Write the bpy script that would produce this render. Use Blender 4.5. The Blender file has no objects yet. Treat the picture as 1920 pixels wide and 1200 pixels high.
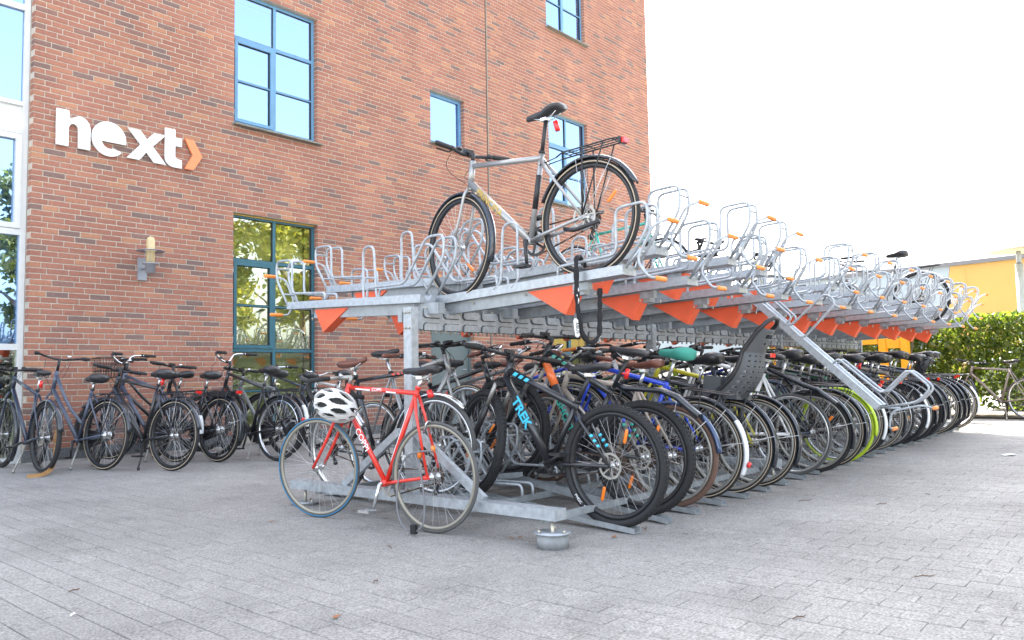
import bpy, math, random
from mathutils import Vector as V, Matrix as M
random.seed(7)
R_ = math.radians
S = bpy.context.scene
COL = S.collection

# ------------------------------------------------------------------ camera
CAM = V((-3.3743, -10.038, 0.8358))
YAW, PITCH, ROLL = R_(49.5735), R_(4.0873), R_(-1.1103)
F = V((math.sin(YAW)*math.cos(PITCH), math.cos(YAW)*math.cos(PITCH), math.sin(PITCH)))
Rr = V((math.cos(YAW), -math.sin(YAW), 0)); U0 = Rr.cross(F)
RT = Rr*math.cos(ROLL) + U0*math.sin(ROLL); UP = -Rr*math.sin(ROLL) + U0*math.cos(ROLL)
cd = bpy.data.cameras.new('camera'); cam = bpy.data.objects.new('camera', cd); COL.objects.link(cam)
m = M((RT, UP, -F)).transposed().to_4x4(); m.translation = CAM; cam.matrix_world = m
cd.sensor_width = 36; cd.lens = 1514.78/1920*36; cd.clip_start = .05; cd.clip_end = 900
S.camera = cam
S.render.resolution_x, S.render.resolution_y = 1024, 640

# ------------------------------------------------------------------ light
SUN_EL, SUN_AZ = R_(40), R_(34)          # azimuth from +Y towards +X
w = bpy.data.worlds.new('World'); S.world = w; w.use_nodes = True
nt = w.node_tree; bg = nt.nodes['Background']
sky = nt.nodes.new('ShaderNodeTexSky'); sky.sky_type = 'NISHITA'; sky.sun_disc = False
sky.sun_elevation = SUN_EL; sky.sun_rotation = SUN_AZ; sky.dust_density = 4.0; sky.air_density = 1.0; sky.ozone_density = .6
hz = nt.nodes.new('ShaderNodeHueSaturation'); hz.inputs['Saturation'].default_value = .48   # a milky summer haze takes the blue out of the sky
nt.links.new(sky.outputs[0], hz.inputs['Color']); nt.links.new(hz.outputs[0], bg.inputs[0]); bg.inputs[1].default_value = .15
sl = bpy.data.lights.new('sun', 'SUN'); sl.energy = 4.0; sl.angle = R_(.5); sl.color = (1, .94, .84)
so = bpy.data.objects.new('sun', sl); COL.objects.link(so)
sd = V((math.sin(SUN_AZ)*math.cos(SUN_EL), math.cos(SUN_AZ)*math.cos(SUN_EL), math.sin(SUN_EL)))
so.rotation_euler = sd.to_track_quat('Z', 'Y').to_euler(); so.location = (0, 0, 30)
S.view_settings.view_transform = 'Standard'; S.view_settings.look = 'None'
S.view_settings.gamma = 1; S.view_settings.use_curve_mapping = False
S.view_settings.exposure = 2.8
try:
    S.cycles.max_bounces = 6; S.cycles.transparent_max_bounces = 12; S.cycles.sample_clamp_indirect = 8
except Exception: pass

# ------------------------------------------------------------------ helpers
def tag(o, label=None, cat=None, group=None, kind=None):
    if label: o['label'] = label
    if cat: o['category'] = cat
    if group: o['group'] = group
    if kind: o['kind'] = kind
    return o
def empty(name, loc=(0,0,0), rz=0, parent=None):
    o = bpy.data.objects.new(name, None); COL.objects.link(o); o.location = loc; o.rotation_euler = (0,0,rz)
    o.empty_display_size = .1
    if parent: o.parent = parent
    return o
class MB:
    """collects polygons"""
    def __init__(s): s.v = []; s.f = []; s.t = []; s.m = []; s.cm = 0; s.ct = .5; s.sm = []; s.cs = False
    def add(s, vs, fs):
        b = len(s.v); s.v += [tuple(p) for p in vs]
        for f in fs: s.f.append([b+i for i in f]); s.m.append(s.cm); s.t.append(s.ct); s.sm.append(s.cs)
        return s
    def box(s, x0, x1, y0, y1, z0, z1, skip=''):
        vs = [(x,y,z) for z in (z0,z1) for y in (y0,y1) for x in (x0,x1)]
        fs = {'b':[0,2,3,1],'t':[4,5,7,6],'-y':[0,1,5,4],'+y':[2,6,7,3],'-x':[0,4,6,2],'+x':[1,3,7,5]}
        return s.add(vs, [f for k, f in fs.items() if k not in skip.split()])
    def obox(s, p, q, w, h, up=V((0,0,1))):
        """box along segment p-q with width w, height h"""
        p, q = V(p), V(q); d = (q-p).normalized(); x = d.cross(up).normalized(); z = x.cross(d)
        vs = [e + x*a*w/2 + z*b*h/2 for e in (p,q) for b in (-1,1) for a in (-1,1)]
        return s.add(vs, [[0,1,3,2],[4,6,7,5],[0,4,5,1],[2,3,7,6],[0,2,6,4],[1,5,7,3]])
    def sweep(s, pts, sec, closed=False, up=None, scale=None, caps=True):
        """sweep section (list of (a,b)) along pts; parallel transport or fixed side vector up"""
        pts = [V(p) for p in pts]; n = len(pts); k = len(sec); vs = []; prev = None
        for i, p in enumerate(pts):
            if closed: t = (pts[(i+1) % n]-pts[i-1])
            else: t = pts[min(i+1,n-1)]-pts[max(i-1,0)]
            t.normalize()
            if up is not None: a = V(up)
            else:
                if prev is None:
                    a = V((0,0,1)) if abs(t.z) < .9 else V((0,1,0))
                else: a = prev
            b = t.cross(a).normalized(); a = b.cross(t).normalized(); prev = a
            sc = scale[i] if scale else 1
            for (u, w_) in sec: vs.append(p + a*u*sc + b*w_*sc)
        fs = []
        for i in range(n if closed else n-1):
            j = (i+1) % n
            for c in range(k):
                d = (c+1) % k; fs.append([i*k+c, i*k+d, j*k+d, j*k+c])
        if caps and not closed: fs += [[c for c in range(k)][::-1], [(n-1)*k+c for c in range(k)]]
        return s.add(vs, fs)
    def tube(s, pts, r, n=8, closed=False, caps=True):
        old = s.cs; s.cs = True
        if isinstance(r, (int, float)): rr = [r]*len(pts)
        else: rr = r
        s.sweep(pts, [(math.cos(2*math.pi*i/n), math.sin(2*math.pi*i/n)) for i in range(n)], closed, None, rr, caps)
        s.cs = old; return s
    def loft(s, rings, cap=True, smooth=True):
        old = s.cs; s.cs = smooth
        k = len(rings[0]); vs = [p for r in rings for p in r]; fs = []
        for i in range(len(rings)-1):
            for c in range(k):
                d = (c+1) % k; fs.append([i*k+c, i*k+d, (i+1)*k+d, (i+1)*k+c])
        if cap: fs += [list(range(k))[::-1], [(len(rings)-1)*k+c for c in range(k)]]
        s.add(vs, fs); s.cs = old; return s
    def prism(s, poly, y0, y1, ax='y'):
        """extrude polygon (a,b) ; ax y: (x,z) polygon along y ; x: (y,z) along x ; z: (x,y) along z"""
        n = len(poly)
        def P(a, b, c): return {'y':(a,c,b), 'x':(c,a,b), 'z':(a,b,c)}[ax]
        vs = [P(a,b,y0) for a,b in poly] + [P(a,b,y1) for a,b in poly]
        fs = [list(range(n)), list(range(n,2*n))[::-1]] + [[i, n+i, n+(i+1)%n, (i+1)%n] for i in range(n)]
        return s.add(vs, fs)
    def mesh(s, name, mats):
        me = bpy.data.meshes.new(name); me.from_pydata(s.v, [], s.f); 
        for mt in (mats if isinstance(mats, (list,tuple)) else [mats]): me.materials.append(mt)
        me.polygons.foreach_set('material_index', s.m)
        me.polygons.foreach_set('use_smooth', s.sm)
        if len(set(s.t)) > 1 or s.t and s.t[0] != .5:
            a = me.attributes.new('tint', 'FLOAT', 'FACE'); a.data.foreach_set('value', s.t)
        me.update(); return me
    def build(s, name, mats, parent=None, loc=None):
        return ob(name, s.mesh(name, mats), parent, loc)
def ob(name, me, parent=None, loc=None, mat=None, mw=None):
    o = bpy.data.objects.new(name, me); COL.objects.link(o)
    if parent: o.parent = parent
    if loc is not None: o.location = loc
    if mw is not None: o.matrix_basis = mw
    if mat is not None and len(o.material_slots):
        o.material_slots[0].link = 'OBJECT'; o.material_slots[0].material = mat
    return o
def arc(c, r, a0, a1, n, y=0, ax='y'):
    out = []
    for i in range(n+1):
        a = R_(a0+(a1-a0)*i/n); out.append((c[0]+r*math.cos(a), y, c[1]+r*math.sin(a)))
    return out
def rnd_path(pts, rad, n=3):
    """round the corners of a polyline (3D)"""
    pts = [V(p) for p in pts]; out = [pts[0]]
    for i in range(1, len(pts)-1):
        a, b, c = pts[i-1], pts[i], pts[i+1]; u = (a-b); w_ = (c-b)
        r = min(rad, u.length*.48, w_.length*.48); p = b+u.normalized()*r; q = b+w_.normalized()*r
        for k in range(n+1):
            t = k/n; out.append(p*(1-t)**2 + b*2*t*(1-t) + q*t*t)
    out.append(pts[-1]); return out

# ------------------------------------------------------------------ materials
def mat(name, col, rough=.5, metal=0., var=.0, vscale=8., bump=0., bscale=60., spec=.5, coat=0., attr=False, emis=None):
    mt = bpy.data.materials.new(name); mt.use_nodes = True; n = mt.node_tree; N = n.nodes; L = n.links
    b = N['Principled BSDF']; b.inputs['Base Color'].default_value = (*col, 1); b.inputs['Roughness'].default_value = rough
    b.inputs['Metallic'].default_value = metal; b.inputs['Specular IOR Level'].default_value = spec
    if coat: b.inputs['Coat Weight'].default_value = coat; b.inputs['Coat Roughness'].default_value = .12
    if emis: b.inputs['Emission Color'].default_value = (*emis, 1); b.inputs['Emission Strength'].default_value = 1
    tc = N.new('ShaderNodeTexCoord')
    if var:
        nz = N.new('ShaderNodeTexNoise'); nz.inputs['Scale'].default_value = vscale; nz.inputs['Detail'].default_value = 5
        L.new(tc.outputs['Object'], nz.inputs['Vector'])
        rp = N.new('ShaderNodeMapRange'); rp.inputs[1].default_value = .3; rp.inputs[2].default_value = .7
        rp.inputs[3].default_value = 1-var; rp.inputs[4].default_value = 1+var
        L.new(nz.outputs[0], rp.inputs[0])
        mx = N.new('ShaderNodeMix'); mx.data_type = 'RGBA'; mx.blend_type = 'MULTIPLY'; mx.inputs[0].default_value = 1
        mx.inputs[6].default_value = (*col, 1); L.new(rp.outputs[0], mx.inputs[7]); L.new(mx.outputs[2], b.inputs['Base Color'])
        rr = N.new('ShaderNodeMapRange'); rr.inputs[3].default_value = max(0, rough-.12); rr.inputs[4].default_value = min(1, rough+.15)
        L.new(nz.outputs[0], rr.inputs[0]); L.new(rr.outputs[0], b.inputs['Roughness'])
    if bump:
        nb = N.new('ShaderNodeTexNoise'); nb.inputs['Scale'].default_value = bscale; nb.inputs['Detail'].default_value = 4
        L.new(tc.outputs['Object'], nb.inputs['Vector'])
        bp = N.new('ShaderNodeBump'); bp.inputs['Strength'].default_value = bump; bp.inputs['Distance'].default_value = .003
        L.new(nb.outputs[0], bp.inputs['Height']); L.new(bp.outputs[0], b.inputs['Normal'])
    return mt
def mat_tint(name, stops, rough=.9, nvar=.18, nscale=40, bump=.4, bscale=150, speck=0., stretch=(1,1,1)):
    """colour from the per-face attribute 'tint' through a ramp + noise"""
    mt = bpy.data.materials.new(name); mt.use_nodes = True; n = mt.node_tree; N = n.nodes; L = n.links
    b = N['Principled BSDF']; b.inputs['Roughness'].default_value = rough; b.inputs['Specular IOR Level'].default_value = .25
    at = N.new('ShaderNodeAttribute'); at.attribute_name = 'tint'
    cr = N.new('ShaderNodeValToRGB'); el = cr.color_ramp.elements
    while len(el) < len(stops): el.new(.5)
    for e, (p, c) in zip(el, stops): e.position = p; e.color = (*c, 1)
    L.new(at.outputs['Fac'], cr.inputs[0])
    ge = N.new('ShaderNodeNewGeometry')
    nz = N.new('ShaderNodeTexNoise'); nz.inputs['Scale'].default_value = nscale; nz.inputs['Detail'].default_value = 6
    L.new(ge.outputs['Position'], nz.inputs['Vector'])
    rp = N.new('ShaderNodeMapRange'); rp.inputs[1].default_value = .25; rp.inputs[2].default_value = .75
    rp.inputs[3].default_value = 1-nvar; rp.inputs[4].default_value = 1+nvar; L.new(nz.outputs[0], rp.inputs[0])
    n2 = N.new('ShaderNodeTexNoise'); n2.inputs['Scale'].default_value = .6; n2.inputs['Detail'].default_value = 3
    L.new(ge.outputs['Position'], n2.inputs['Vector'])
    r2 = N.new('ShaderNodeMapRange'); r2.inputs[1].default_value = .3; r2.inputs[2].default_value = .7; r2.inputs[3].default_value = .87; r2.inputs[4].default_value = 1.12
    mp = N.new('ShaderNodeMapping'); mp.inputs['Scale'].default_value = stretch; L.new(ge.outputs['Position'], mp.inputs['Vector']); L.new(mp.outputs[0], n2.inputs['Vector'])
    L.new(n2.outputs[0], r2.inputs[0])
    mu = N.new('ShaderNodeMath'); mu.operation = 'MULTIPLY'; L.new(rp.outputs[0], mu.inputs[0]); L.new(r2.outputs[0], mu.inputs[1])
    last = mu.outputs[0]
    if speck:
        vo = N.new('ShaderNodeTexNoise'); vo.inputs['Scale'].default_value = 95; vo.inputs['Detail'].default_value = 2
        L.new(ge.outputs['Position'], vo.inputs['Vector'])
        r3 = N.new('ShaderNodeMapRange'); r3.inputs[1].default_value = .3; r3.inputs[2].default_value = .7; r3.inputs[3].default_value = 1-speck; r3.inputs[4].default_value = 1+speck
        L.new(vo.outputs[0], r3.inputs[0]); m2 = N.new('ShaderNodeMath'); m2.operation = 'MULTIPLY'
        L.new(last, m2.inputs[0]); L.new(r3.outputs[0], m2.inputs[1]); last = m2.outputs[0]
    if speck:   # sparse gum and oil spots
        vg = N.new('ShaderNodeTexVoronoi'); vg.inputs['Scale'].default_value = 2.3; L.new(ge.outputs['Position'], vg.inputs['Vector'])
        r4 = N.new('ShaderNodeMapRange'); r4.inputs[1].default_value = .035; r4.inputs[2].default_value = .06; r4.inputs[3].default_value = .72; r4.inputs[4].default_value = 1.0
        L.new(vg.outputs['Distance'], r4.inputs[0]); m3 = N.new('ShaderNodeMath'); m3.operation = 'MULTIPLY'; L.new(last, m3.inputs[0]); L.new(r4.outputs[0], m3.inputs[1]); last = m3.outputs[0]
        n5 = N.new('ShaderNodeTexNoise'); n5.inputs['Scale'].default_value = 1.7; n5.inputs['Detail'].default_value = 7; n5.inputs['Roughness'].default_value = .65; L.new(ge.outputs['Position'], n5.inputs['Vector'])
        r5 = N.new('ShaderNodeMapRange'); r5.inputs[1].default_value = .35; r5.inputs[2].default_value = .5; r5.inputs[3].default_value = .84; r5.inputs[4].default_value = 1.0
        L.new(n5.outputs[0], r5.inputs[0]); m5 = N.new('ShaderNodeMath'); m5.operation = 'MULTIPLY'; L.new(last, m5.inputs[0]); L.new(r5.outputs[0], m5.inputs[1]); last = m5.outputs[0]
    mx = N.new('ShaderNodeMix'); mx.data_type = 'RGBA'; mx.blend_type = 'MULTIPLY'; mx.inputs[0].default_value = 1
    L.new(cr.outputs[0], mx.inputs[6]); L.new(last, mx.inputs[7]); L.new(mx.outputs[2], b.inputs['Base Color'])
    bp = N.new('ShaderNodeBump'); bp.inputs['Strength'].default_value = bump; bp.inputs['Distance'].default_value = .004
    nb = N.new('ShaderNodeTexNoise'); nb.inputs['Scale'].default_value = bscale; nb.inputs['Detail'].default_value = 5
    L.new(ge.outputs['Position'], nb.inputs['Vector']); L.new(nb.outputs[0], bp.inputs['Height']); L.new(bp.outputs[0], b.inputs['Normal'])
    return mt
def mat_glass(name, refl=.4, tint=(.8,.9,.9), rough=.0, gcol=(.9,.95,1)):
    mt = bpy.data.materials.new(name); mt.use_nodes = True; n = mt.node_tree; N = n.nodes; L = n.links
    N.remove(N['Principled BSDF']); out = N['Material Output']
    g = N.new('ShaderNodeBsdfGlossy'); g.inputs['Roughness'].default_value = rough; g.inputs['Color'].default_value = (*gcol, 1)
    t = N.new('ShaderNodeBsdfTransparent'); t.inputs['Color'].default_value = (*tint, 1)
    x = N.new('ShaderNodeMixShader'); x.inputs[0].default_value = refl
    L.new(t.outputs[0], x.inputs[1]); L.new(g.outputs[0], x.inputs[2]); L.new(x.outputs[0], out.inputs[0])
    nz = N.new('ShaderNodeTexNoise'); nz.inputs['Scale'].default_value = 1.2
    ge = N.new('ShaderNodeNewGeometry'); L.new(ge.outputs['Position'], nz.inputs['Vector'])
    bp = N.new('ShaderNodeBump'); bp.inputs['Strength'].default_value = .25; bp.inputs['Distance'].default_value = .01
    L.new(nz.outputs[0], bp.inputs['Height']); L.new(bp.outputs[0], g.inputs['Normal'])
    return mt
def mat_leaf(name, c1, c2, trans=.5):
    mt = bpy.data.materials.new(name); mt.use_nodes = True; n = mt.node_tree; N = n.nodes; L = n.links
    N.remove(N['Principled BSDF']); out = N['Material Output']
    ge = N.new('ShaderNodeNewGeometry'); cr = N.new('ShaderNodeMix'); cr.data_type = 'RGBA'
    cr.inputs[6].default_value = (*c1, 1); cr.inputs[7].default_value = (*c2, 1)
    L.new(ge.outputs['Random Per Island'], cr.inputs[0])
    d = N.new('ShaderNodeBsdfDiffuse'); t = N.new('ShaderNodeBsdfTranslucent'); x = N.new('ShaderNodeMixShader'); x.inputs[0].default_value = trans
    L.new(cr.outputs[2], d.inputs[0])
    hs = N.new('ShaderNodeHueSaturation'); hs.inputs['Value'].default_value = 1.5; hs.inputs['Saturation'].default_value = 1.1
    L.new(cr.outputs[2], hs.inputs['Color']); L.new(hs.outputs[0], t.inputs[0])
    gl = N.new('ShaderNodeBsdfGlossy'); gl.inputs['Roughness'].default_value = .4; gl.inputs['Color'].default_value = (.5,.5,.5,1)
    y = N.new('ShaderNodeMixShader'); y.inputs[0].default_value = .08
    L.new(d.outputs[0], x.inputs[1]); L.new(t.outputs[0], x.inputs[2]); L.new(x.outputs[0], y.inputs[1]); L.new(gl.outputs[0], y.inputs[2])
    L.new(y.outputs[0], out.inputs[0]); return mt

BRICK_ST = [(0,(.18,.125,.112)),(.14,(.235,.14,.118)),(.18,(.30,.137,.102)),(.45,(.33,.150,.108)),(.75,(.36,.165,.114)),(.9,(.39,.185,.118)),(1,(.43,.215,.128))]
M_BRICK = mat_tint('red_brick', BRICK_ST, .9, .16, 30, .5, 120, 0., (2.2,1,.5))
M_MORTAR = mat('mortar', (.50,.45,.38), .95, var=.12, vscale=30, bump=.5, bscale=200)
M_PAVE = mat_tint('concrete_paver', [(0,(.268,.256,.240)),(.5,(.280,.268,.251)),(1,(.292,.279,.261))], .92, .10, 25, .7, 120, .34)
M_JOINT = mat('sand_joint', (.205,.195,.178), .95, var=.25, vscale=6)
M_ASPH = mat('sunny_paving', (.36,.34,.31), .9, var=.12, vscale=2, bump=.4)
M_GALV = mat('galvanised_steel', (.39,.42,.445), .42, .4, var=.18, vscale=28, bump=.12, bscale=90)
M_GALVD = mat('galvanised_steel_dull', (.32,.345,.36), .5, .35, var=.16, vscale=20, bump=.15, bscale=90)
M_BOLT = mat('zinc_bolt', (.50,.46,.38), .35, .6)
M_ORANGE = mat('orange_panel', (.78,.115,.04), .5, var=.12, vscale=9)
M_GRIPO = mat('orange_rubber', (.85,.27,.05), .55)
M_FRBLUE = mat('blue_green_paint', (.035,.13,.17), .45, var=.08)
M_FRUP = mat('blue_paint', (.12,.27,.43), .45, var=.08)
M_WHITEF = mat('white_aluminium', (.62,.64,.64), .45, var=.04)
M_SILL = mat('slate_sill', (.20,.20,.17), .8, var=.3, vscale=20, bump=.5)
M_DOOR = mat('grey_green_door', (.13,.17,.17), .5, var=.05)
M_SIGNW = mat('white_sign', (.82,.84,.84), .4); M_SIGNO = mat('orange_sign', (.85,.25,.10), .4)
M_GL_UP = mat_glass('window_glass_upper', .46, (.6,.78,.95), 0., (.50,.69,.95))
M_GL_LOW = mat_glass('window_glass_lower', .28, (.85,.9,.75), 0., (1,1,.97))
M_CREAM = mat('cream_lit_room', (.62,.58,.38), .9, var=.1, vscale=2)  # room light and haze behind the lower panes are put into this colour
M_BLUEB = mat('pale_room', (.45,.52,.55), .9, var=.1, vscale=1)
M_DARKIN = mat('dark_room', (.03,.035,.04), .9)
M_SEAL = mat('black_seal', (.02,.02,.02), .7)
M_YELTRIM = mat('yellow_foam', (.55,.36,.08), .8)

# ------------------------------------------------------------------ ground
def g(X, Y):
    s = min(max((-Y-1.5)/5, 0), 1.2); u = min(max(X/8, -.2), 1)
    return -.085*s*(1-u)
def ground_sheet(name, x0, x1, y0, y1, nx, ny, dz, mt):
    b = MB(); vs = []
    for j in range(ny+1):
        for i in range(nx+1):
            x = x0+(x1-x0)*i/nx; y = y0+(y1-y0)*j/ny; vs.append((x, y, g(x,y)+dz))
    fs = [[j*(nx+1)+i, j*(nx+1)+i+1, (j+1)*(nx+1)+i+1, (j+1)*(nx+1)+i] for j in range(ny) for i in range(nx)]
    b.add(vs, fs); return tag(b.build(name, mt), kind='structure')
PX0, PX1, PY0, PY1 = -3.4, 11.0, -10.6, 0.02
# far ground: frame of sheets around the paved part
b = MB()
Z = -.012
for (x0,x1,y0,y1) in ((-300,-3.6,-300,300),(PX1,400,-300,300),(-3.6,PX1,0.02,300)): b.add([(x0,y0,Z if x0>-4 else -.12),(x1,y0,Z if x0>-4 else -.12),(x1,y1,Z if x0>-4 else -.12),(x0,y1,Z if x0>-4 else -.12)], [[0,1,2,3]])
b.add([(-3.6,-300,-.14),(PX1,-300,-.14),(PX1,PY0,g(PX1,PY0)-.012),(-3.6,PY0,-.12)], [[0,1,2,3]])
tag(b.build('ground', M_ASPH), kind='structure')
pave = ground_sheet('pavement', -3.6, PX1, PY0, 0.02, 30, 24, -.006, M_JOINT)
tag(ground_sheet('side_paving', -14, -3.6, PY0, 0.5, 10, 24, -.004, M_ASPH), kind='structure')
PW, PL = .12, .215
cells = []
for i in range(int((PX1-PX0)/PW)):
    for j in range(-1, int((PY1-PY0)/PL)+1):
        x0 = PX0+i*PW; y0 = PY0+j*PL+(PL/2 if i % 2 else 0)
        if y0 < PY0 or y0+PL > PY1: continue
        cx, cy = x0+PW/2, y0+PL/2; d = V((cx,cy,g(cx,cy)))-CAM; z = d.dot(F)
        if z < .5: continue
        px = 960+1514.8*d.dot(RT)/z; py = 600-1514.8*d.dot(UP)/z
        vis = -60 < px < 1980 and py < 1260
        if not vis and z < 12: continue
        cells.append((z if vis and py < 1200 and 0 < px < 1920 else 99, x0, y0, cx, cy))
cells.sort(); sing = cells[:300]; rest = cells[300:]
def paver_geo(b, x0, y0, x1, y1, zf, jit):
    gx, gy, c = .0020, .0010, .003
    q = [(x0+gx,y0+gy),(x1-gx,y0+gy),(x1-gx,y1-gy),(x0+gx,y1-gy)]; qi = [(x0+gx+c,y0+gy+c),(x1-gx-c,y0+gy+c),(x1-gx-c,y1-gy-c),(x0+gx+c,y1-gy-c)]
    vs = [(x,y,zf(x,y)-.012+jit) for x,y in q]+[(x,y,zf(x,y)-.0018+jit) for x,y in q]+[(x,y,zf(x,y)+jit) for x,y in qi]
    fs = [[8,9,10,11]]+[[4+k,4+(k+1)%4,8+(k+1)%4,8+k] for k in range(4)]+[[k,(k+1)%4,4+(k+1)%4,4+k] for k in range(4)]
    b.add(vs, fs)
b = MB()
for (z, x0, y0, cx, cy) in rest:
    b.ct = random.random(); paver_geo(b, x0, y0, x0+PW, y0+PL, g, random.uniform(-.001,.001))
o = b.build('pavers', M_PAVE, pave); o['kind'] = 'stuff'
pm = []
for k in range(8):
    b = MB(); b.ct = (k+.6)/8.2; paver_geo(b, -PW/2, -PL/2, PW/2, PL/2, lambda x, y: 0, 0); pm.append(b.mesh('paver', M_PAVE))
for (z, x0, y0, cx, cy) in sing:
    o = ob('paver', random.choice(pm), pave, (cx, cy, g(cx,cy)+random.uniform(-.001,.001)))
    e = .05; o.rotation_euler = (math.atan((g(cx,cy+e)-g(cx,cy-e))/2/e), -math.atan((g(cx+e,cy)-g(cx-e,cy))/2/e), 0)

# ------------------------------------------------------------------ brick building
C0 = .128; CH = .066667
BX1 = 13.76; WTOP = C0+CH*162
bld = empty('brick_building', (0, 0, 0)); tag(bld, 'tall red brick building with blue framed windows behind the bicycle racks', 'building')
LOWB = .13
OPEN = {'low1':(2.53,3.93,LOWB,C0+46*CH), 'up1':(2.53,3.93,C0+65*CH,C0+94*CH), 'small':(6.31,7.17,C0+73*CH,C0+87*CH),
        'mid':(9.70,11.10,C0+65*CH,C0+94*CH), 'top':(9.70,11.10,C0+121*CH,C0+150*CH), 'low2':(9.70,11.10,LOWB,C0+46*CH), 'door':(6.26,7.35,.0,C0+30*CH)}
xs = sorted(set([0,7.785,7.835,BX1]+[v for o_ in OPEN.values() for v in o_[:2]])); zs = sorted(set([0,C0,WTOP]+[v for o_ in OPEN.values() for v in o_[2:]]))
def inopen(x, z): return any(o_[0] < x < o_[1] and o_[2] < z < o_[3] for o_ in OPEN.values())
b = MB()
for i in range(len(xs)-1):
    zc = None
    col = [k for k in range(len(zs)-1) if not inopen((xs[i]+xs[i+1])/2, (zs[k]+zs[k+1])/2)]
    runs = []
    for k in col:
        if runs and runs[-1][1] == k: runs[-1][1] = k+1
        else: runs.append([k, k+1])
    yf = .05 if abs(xs[i]-7.785) < .01 else .007
    for k0, k1 in runs: b.box(xs[i], xs[i+1], yf, .36, zs[k0], zs[k1])
wall = b.build('wall', M_MORTAR, bld)
b = MB(); b.box(7.787,7.833,.03,.049,0,WTOP); b.build('movement_joint', mat('joint_sealant', (.10,.05,.035), .9), wall)
b = MB(); b.box(-.02+.02, BX1, 4.0, 14, 0, WTOP+4.4); b.box(0, BX1, .37, .6, WTOP, WTOP+4.4); b.box(BX1-.35, BX1-.003, .36, 4.0, 0, WTOP); b.box(0.0, .3, .37, 4.0, .0, WTOP)
b.box(0, BX1, .6, 4, WTOP+4, WTOP+4.4)
b.build('building_core', M_DARKIN, bld)
M_BRTEX = mat('brick_upper', (.32,.13,.08), .9, var=.15, vscale=9)
b = MB(); b.box(0.003, BX1-.003, 0.004, .362, WTOP+.003, WTOP+4.4); b.build('parapet', M_BRTEX, bld)
PHASE = [.06, 0, .12, .18]
def rtint():
    r = random.random()
    return random.uniform(0, .15) if r < .11 else (random.uniform(.2, .8) if r < .86 else random.uniform(.8, 1))
bricks = []
nc = 162
for k in range(nc):
    z0 = C0+k*CH; zc = z0+CH/2; ph = PHASE[(k*3+1) % 4]
    # intervals of wall in this course
    cuts = [(0, 7.785), (7.835, BX1)]
    for o_ in OPEN.values():
        if o_[2] < zc < o_[3]:
            nc_ = []
            for a, c in cuts:
                if o_[0] >= c or o_[1] <= a: nc_.append((a, c)); continue
                if o_[0] > a: nc_.append((a, o_[0]))
                if o_[1] < c: nc_.append((o_[1], c))
            cuts = nc_
    for a, c in cuts:
        js = [a]; x = math.floor((a-ph)/.24)*.24+ph
        while x < c:
            if x > a+.075 and x < c-.075: js.append(x)
            x += .24
        js.append(c)
        if js[1]-js[0] > .26: js.insert(1, js[0]+.12)
        for p, q in zip(js, js[1:]): bricks.append((p, q, z0))
def bsize(bk):
    p = V(((bk[0]+bk[1])/2, 0, bk[2])); d = p-CAM; z = d.dot(F)
    if z < .5: return 0
    px = 960+1514.8*d.dot(RT)/z; py = 600-1514.8*d.dot(UP)/z
    if not (0 < px < 1920 and 0 < py < 1200): return 0
    return (bk[1]-bk[0])*.06*abs(d.normalized().y)/z/z
bricks.sort(key=bsize, reverse=True)
def brick_geo(b, x0, x1, z0, z1, y0, y1):
    c = .0025
    vs = [(x0,y1,z0),(x1,y1,z0),(x1,y1,z1),(x0,y1,z1),(x0,y0+c,z0),(x1,y0+c,z0),(x1,y0+c,z1),(x0,y0+c,z1),(x0+c,y0,z0+c),(x1-c,y0,z0+c),(x1-c,y0,z1-c),(x0+c,y0,z1-c)]
    fs = [[8,9,10,11]]+[[4+k,4+(k+1)%4,8+(k+1)%4,8+k] for k in range(4)]+[[k,(k+1)%4,4+(k+1)%4,4+k] for k in range(4)]
    b.add(vs, fs)
b = MB()
for (p, q, z0) in bricks[300:]:
    b.ct = rtint(); y = random.uniform(-.0015,.0015)
    pe = -.003 if p == 0 or any(abs(p-o_[1])<1e-6 for o_ in OPEN.values()) else .006; qe = -.003 if q == BX1 or any(abs(q-o_[0])<1e-6 for o_ in OPEN.values()) else .006
    brick_geo(b, p+pe, q-qe, z0+.006, z0+CH-.006, y, .1)
o = b.build('bricks', M_BRICK, wall); o['kind'] = 'stuff'
bcache = {}
for (p, q, z0) in bricks[:300]:
    key = (round(q-p, 3), int(rtint()*9.99))
    if key not in bcache:
        b = MB(); b.ct = (key[1]+.5)/10; brick_geo(b, -key[0]/2+.006, key[0]/2-.006, .006, CH-.006, 0, .1); bcache[key] = b.mesh('brick', M_BRICK)
    ob('brick', bcache[key], wall, ((p+q)/2, random.uniform(-.0015,.0015), z0))
M_PL = mat('granite_plinth', (.12,.125,.13), .8, var=.3, vscale=40, bump=.3)
for a, c in ((-.004,2.534),(3.926,6.264),(7.346,9.704),(11.096,BX1+.004)):
    b = MB(); b.box(a, c, .003, .10, -.02, C0-.002); b.build('plinth', M_PL, wall)

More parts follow.
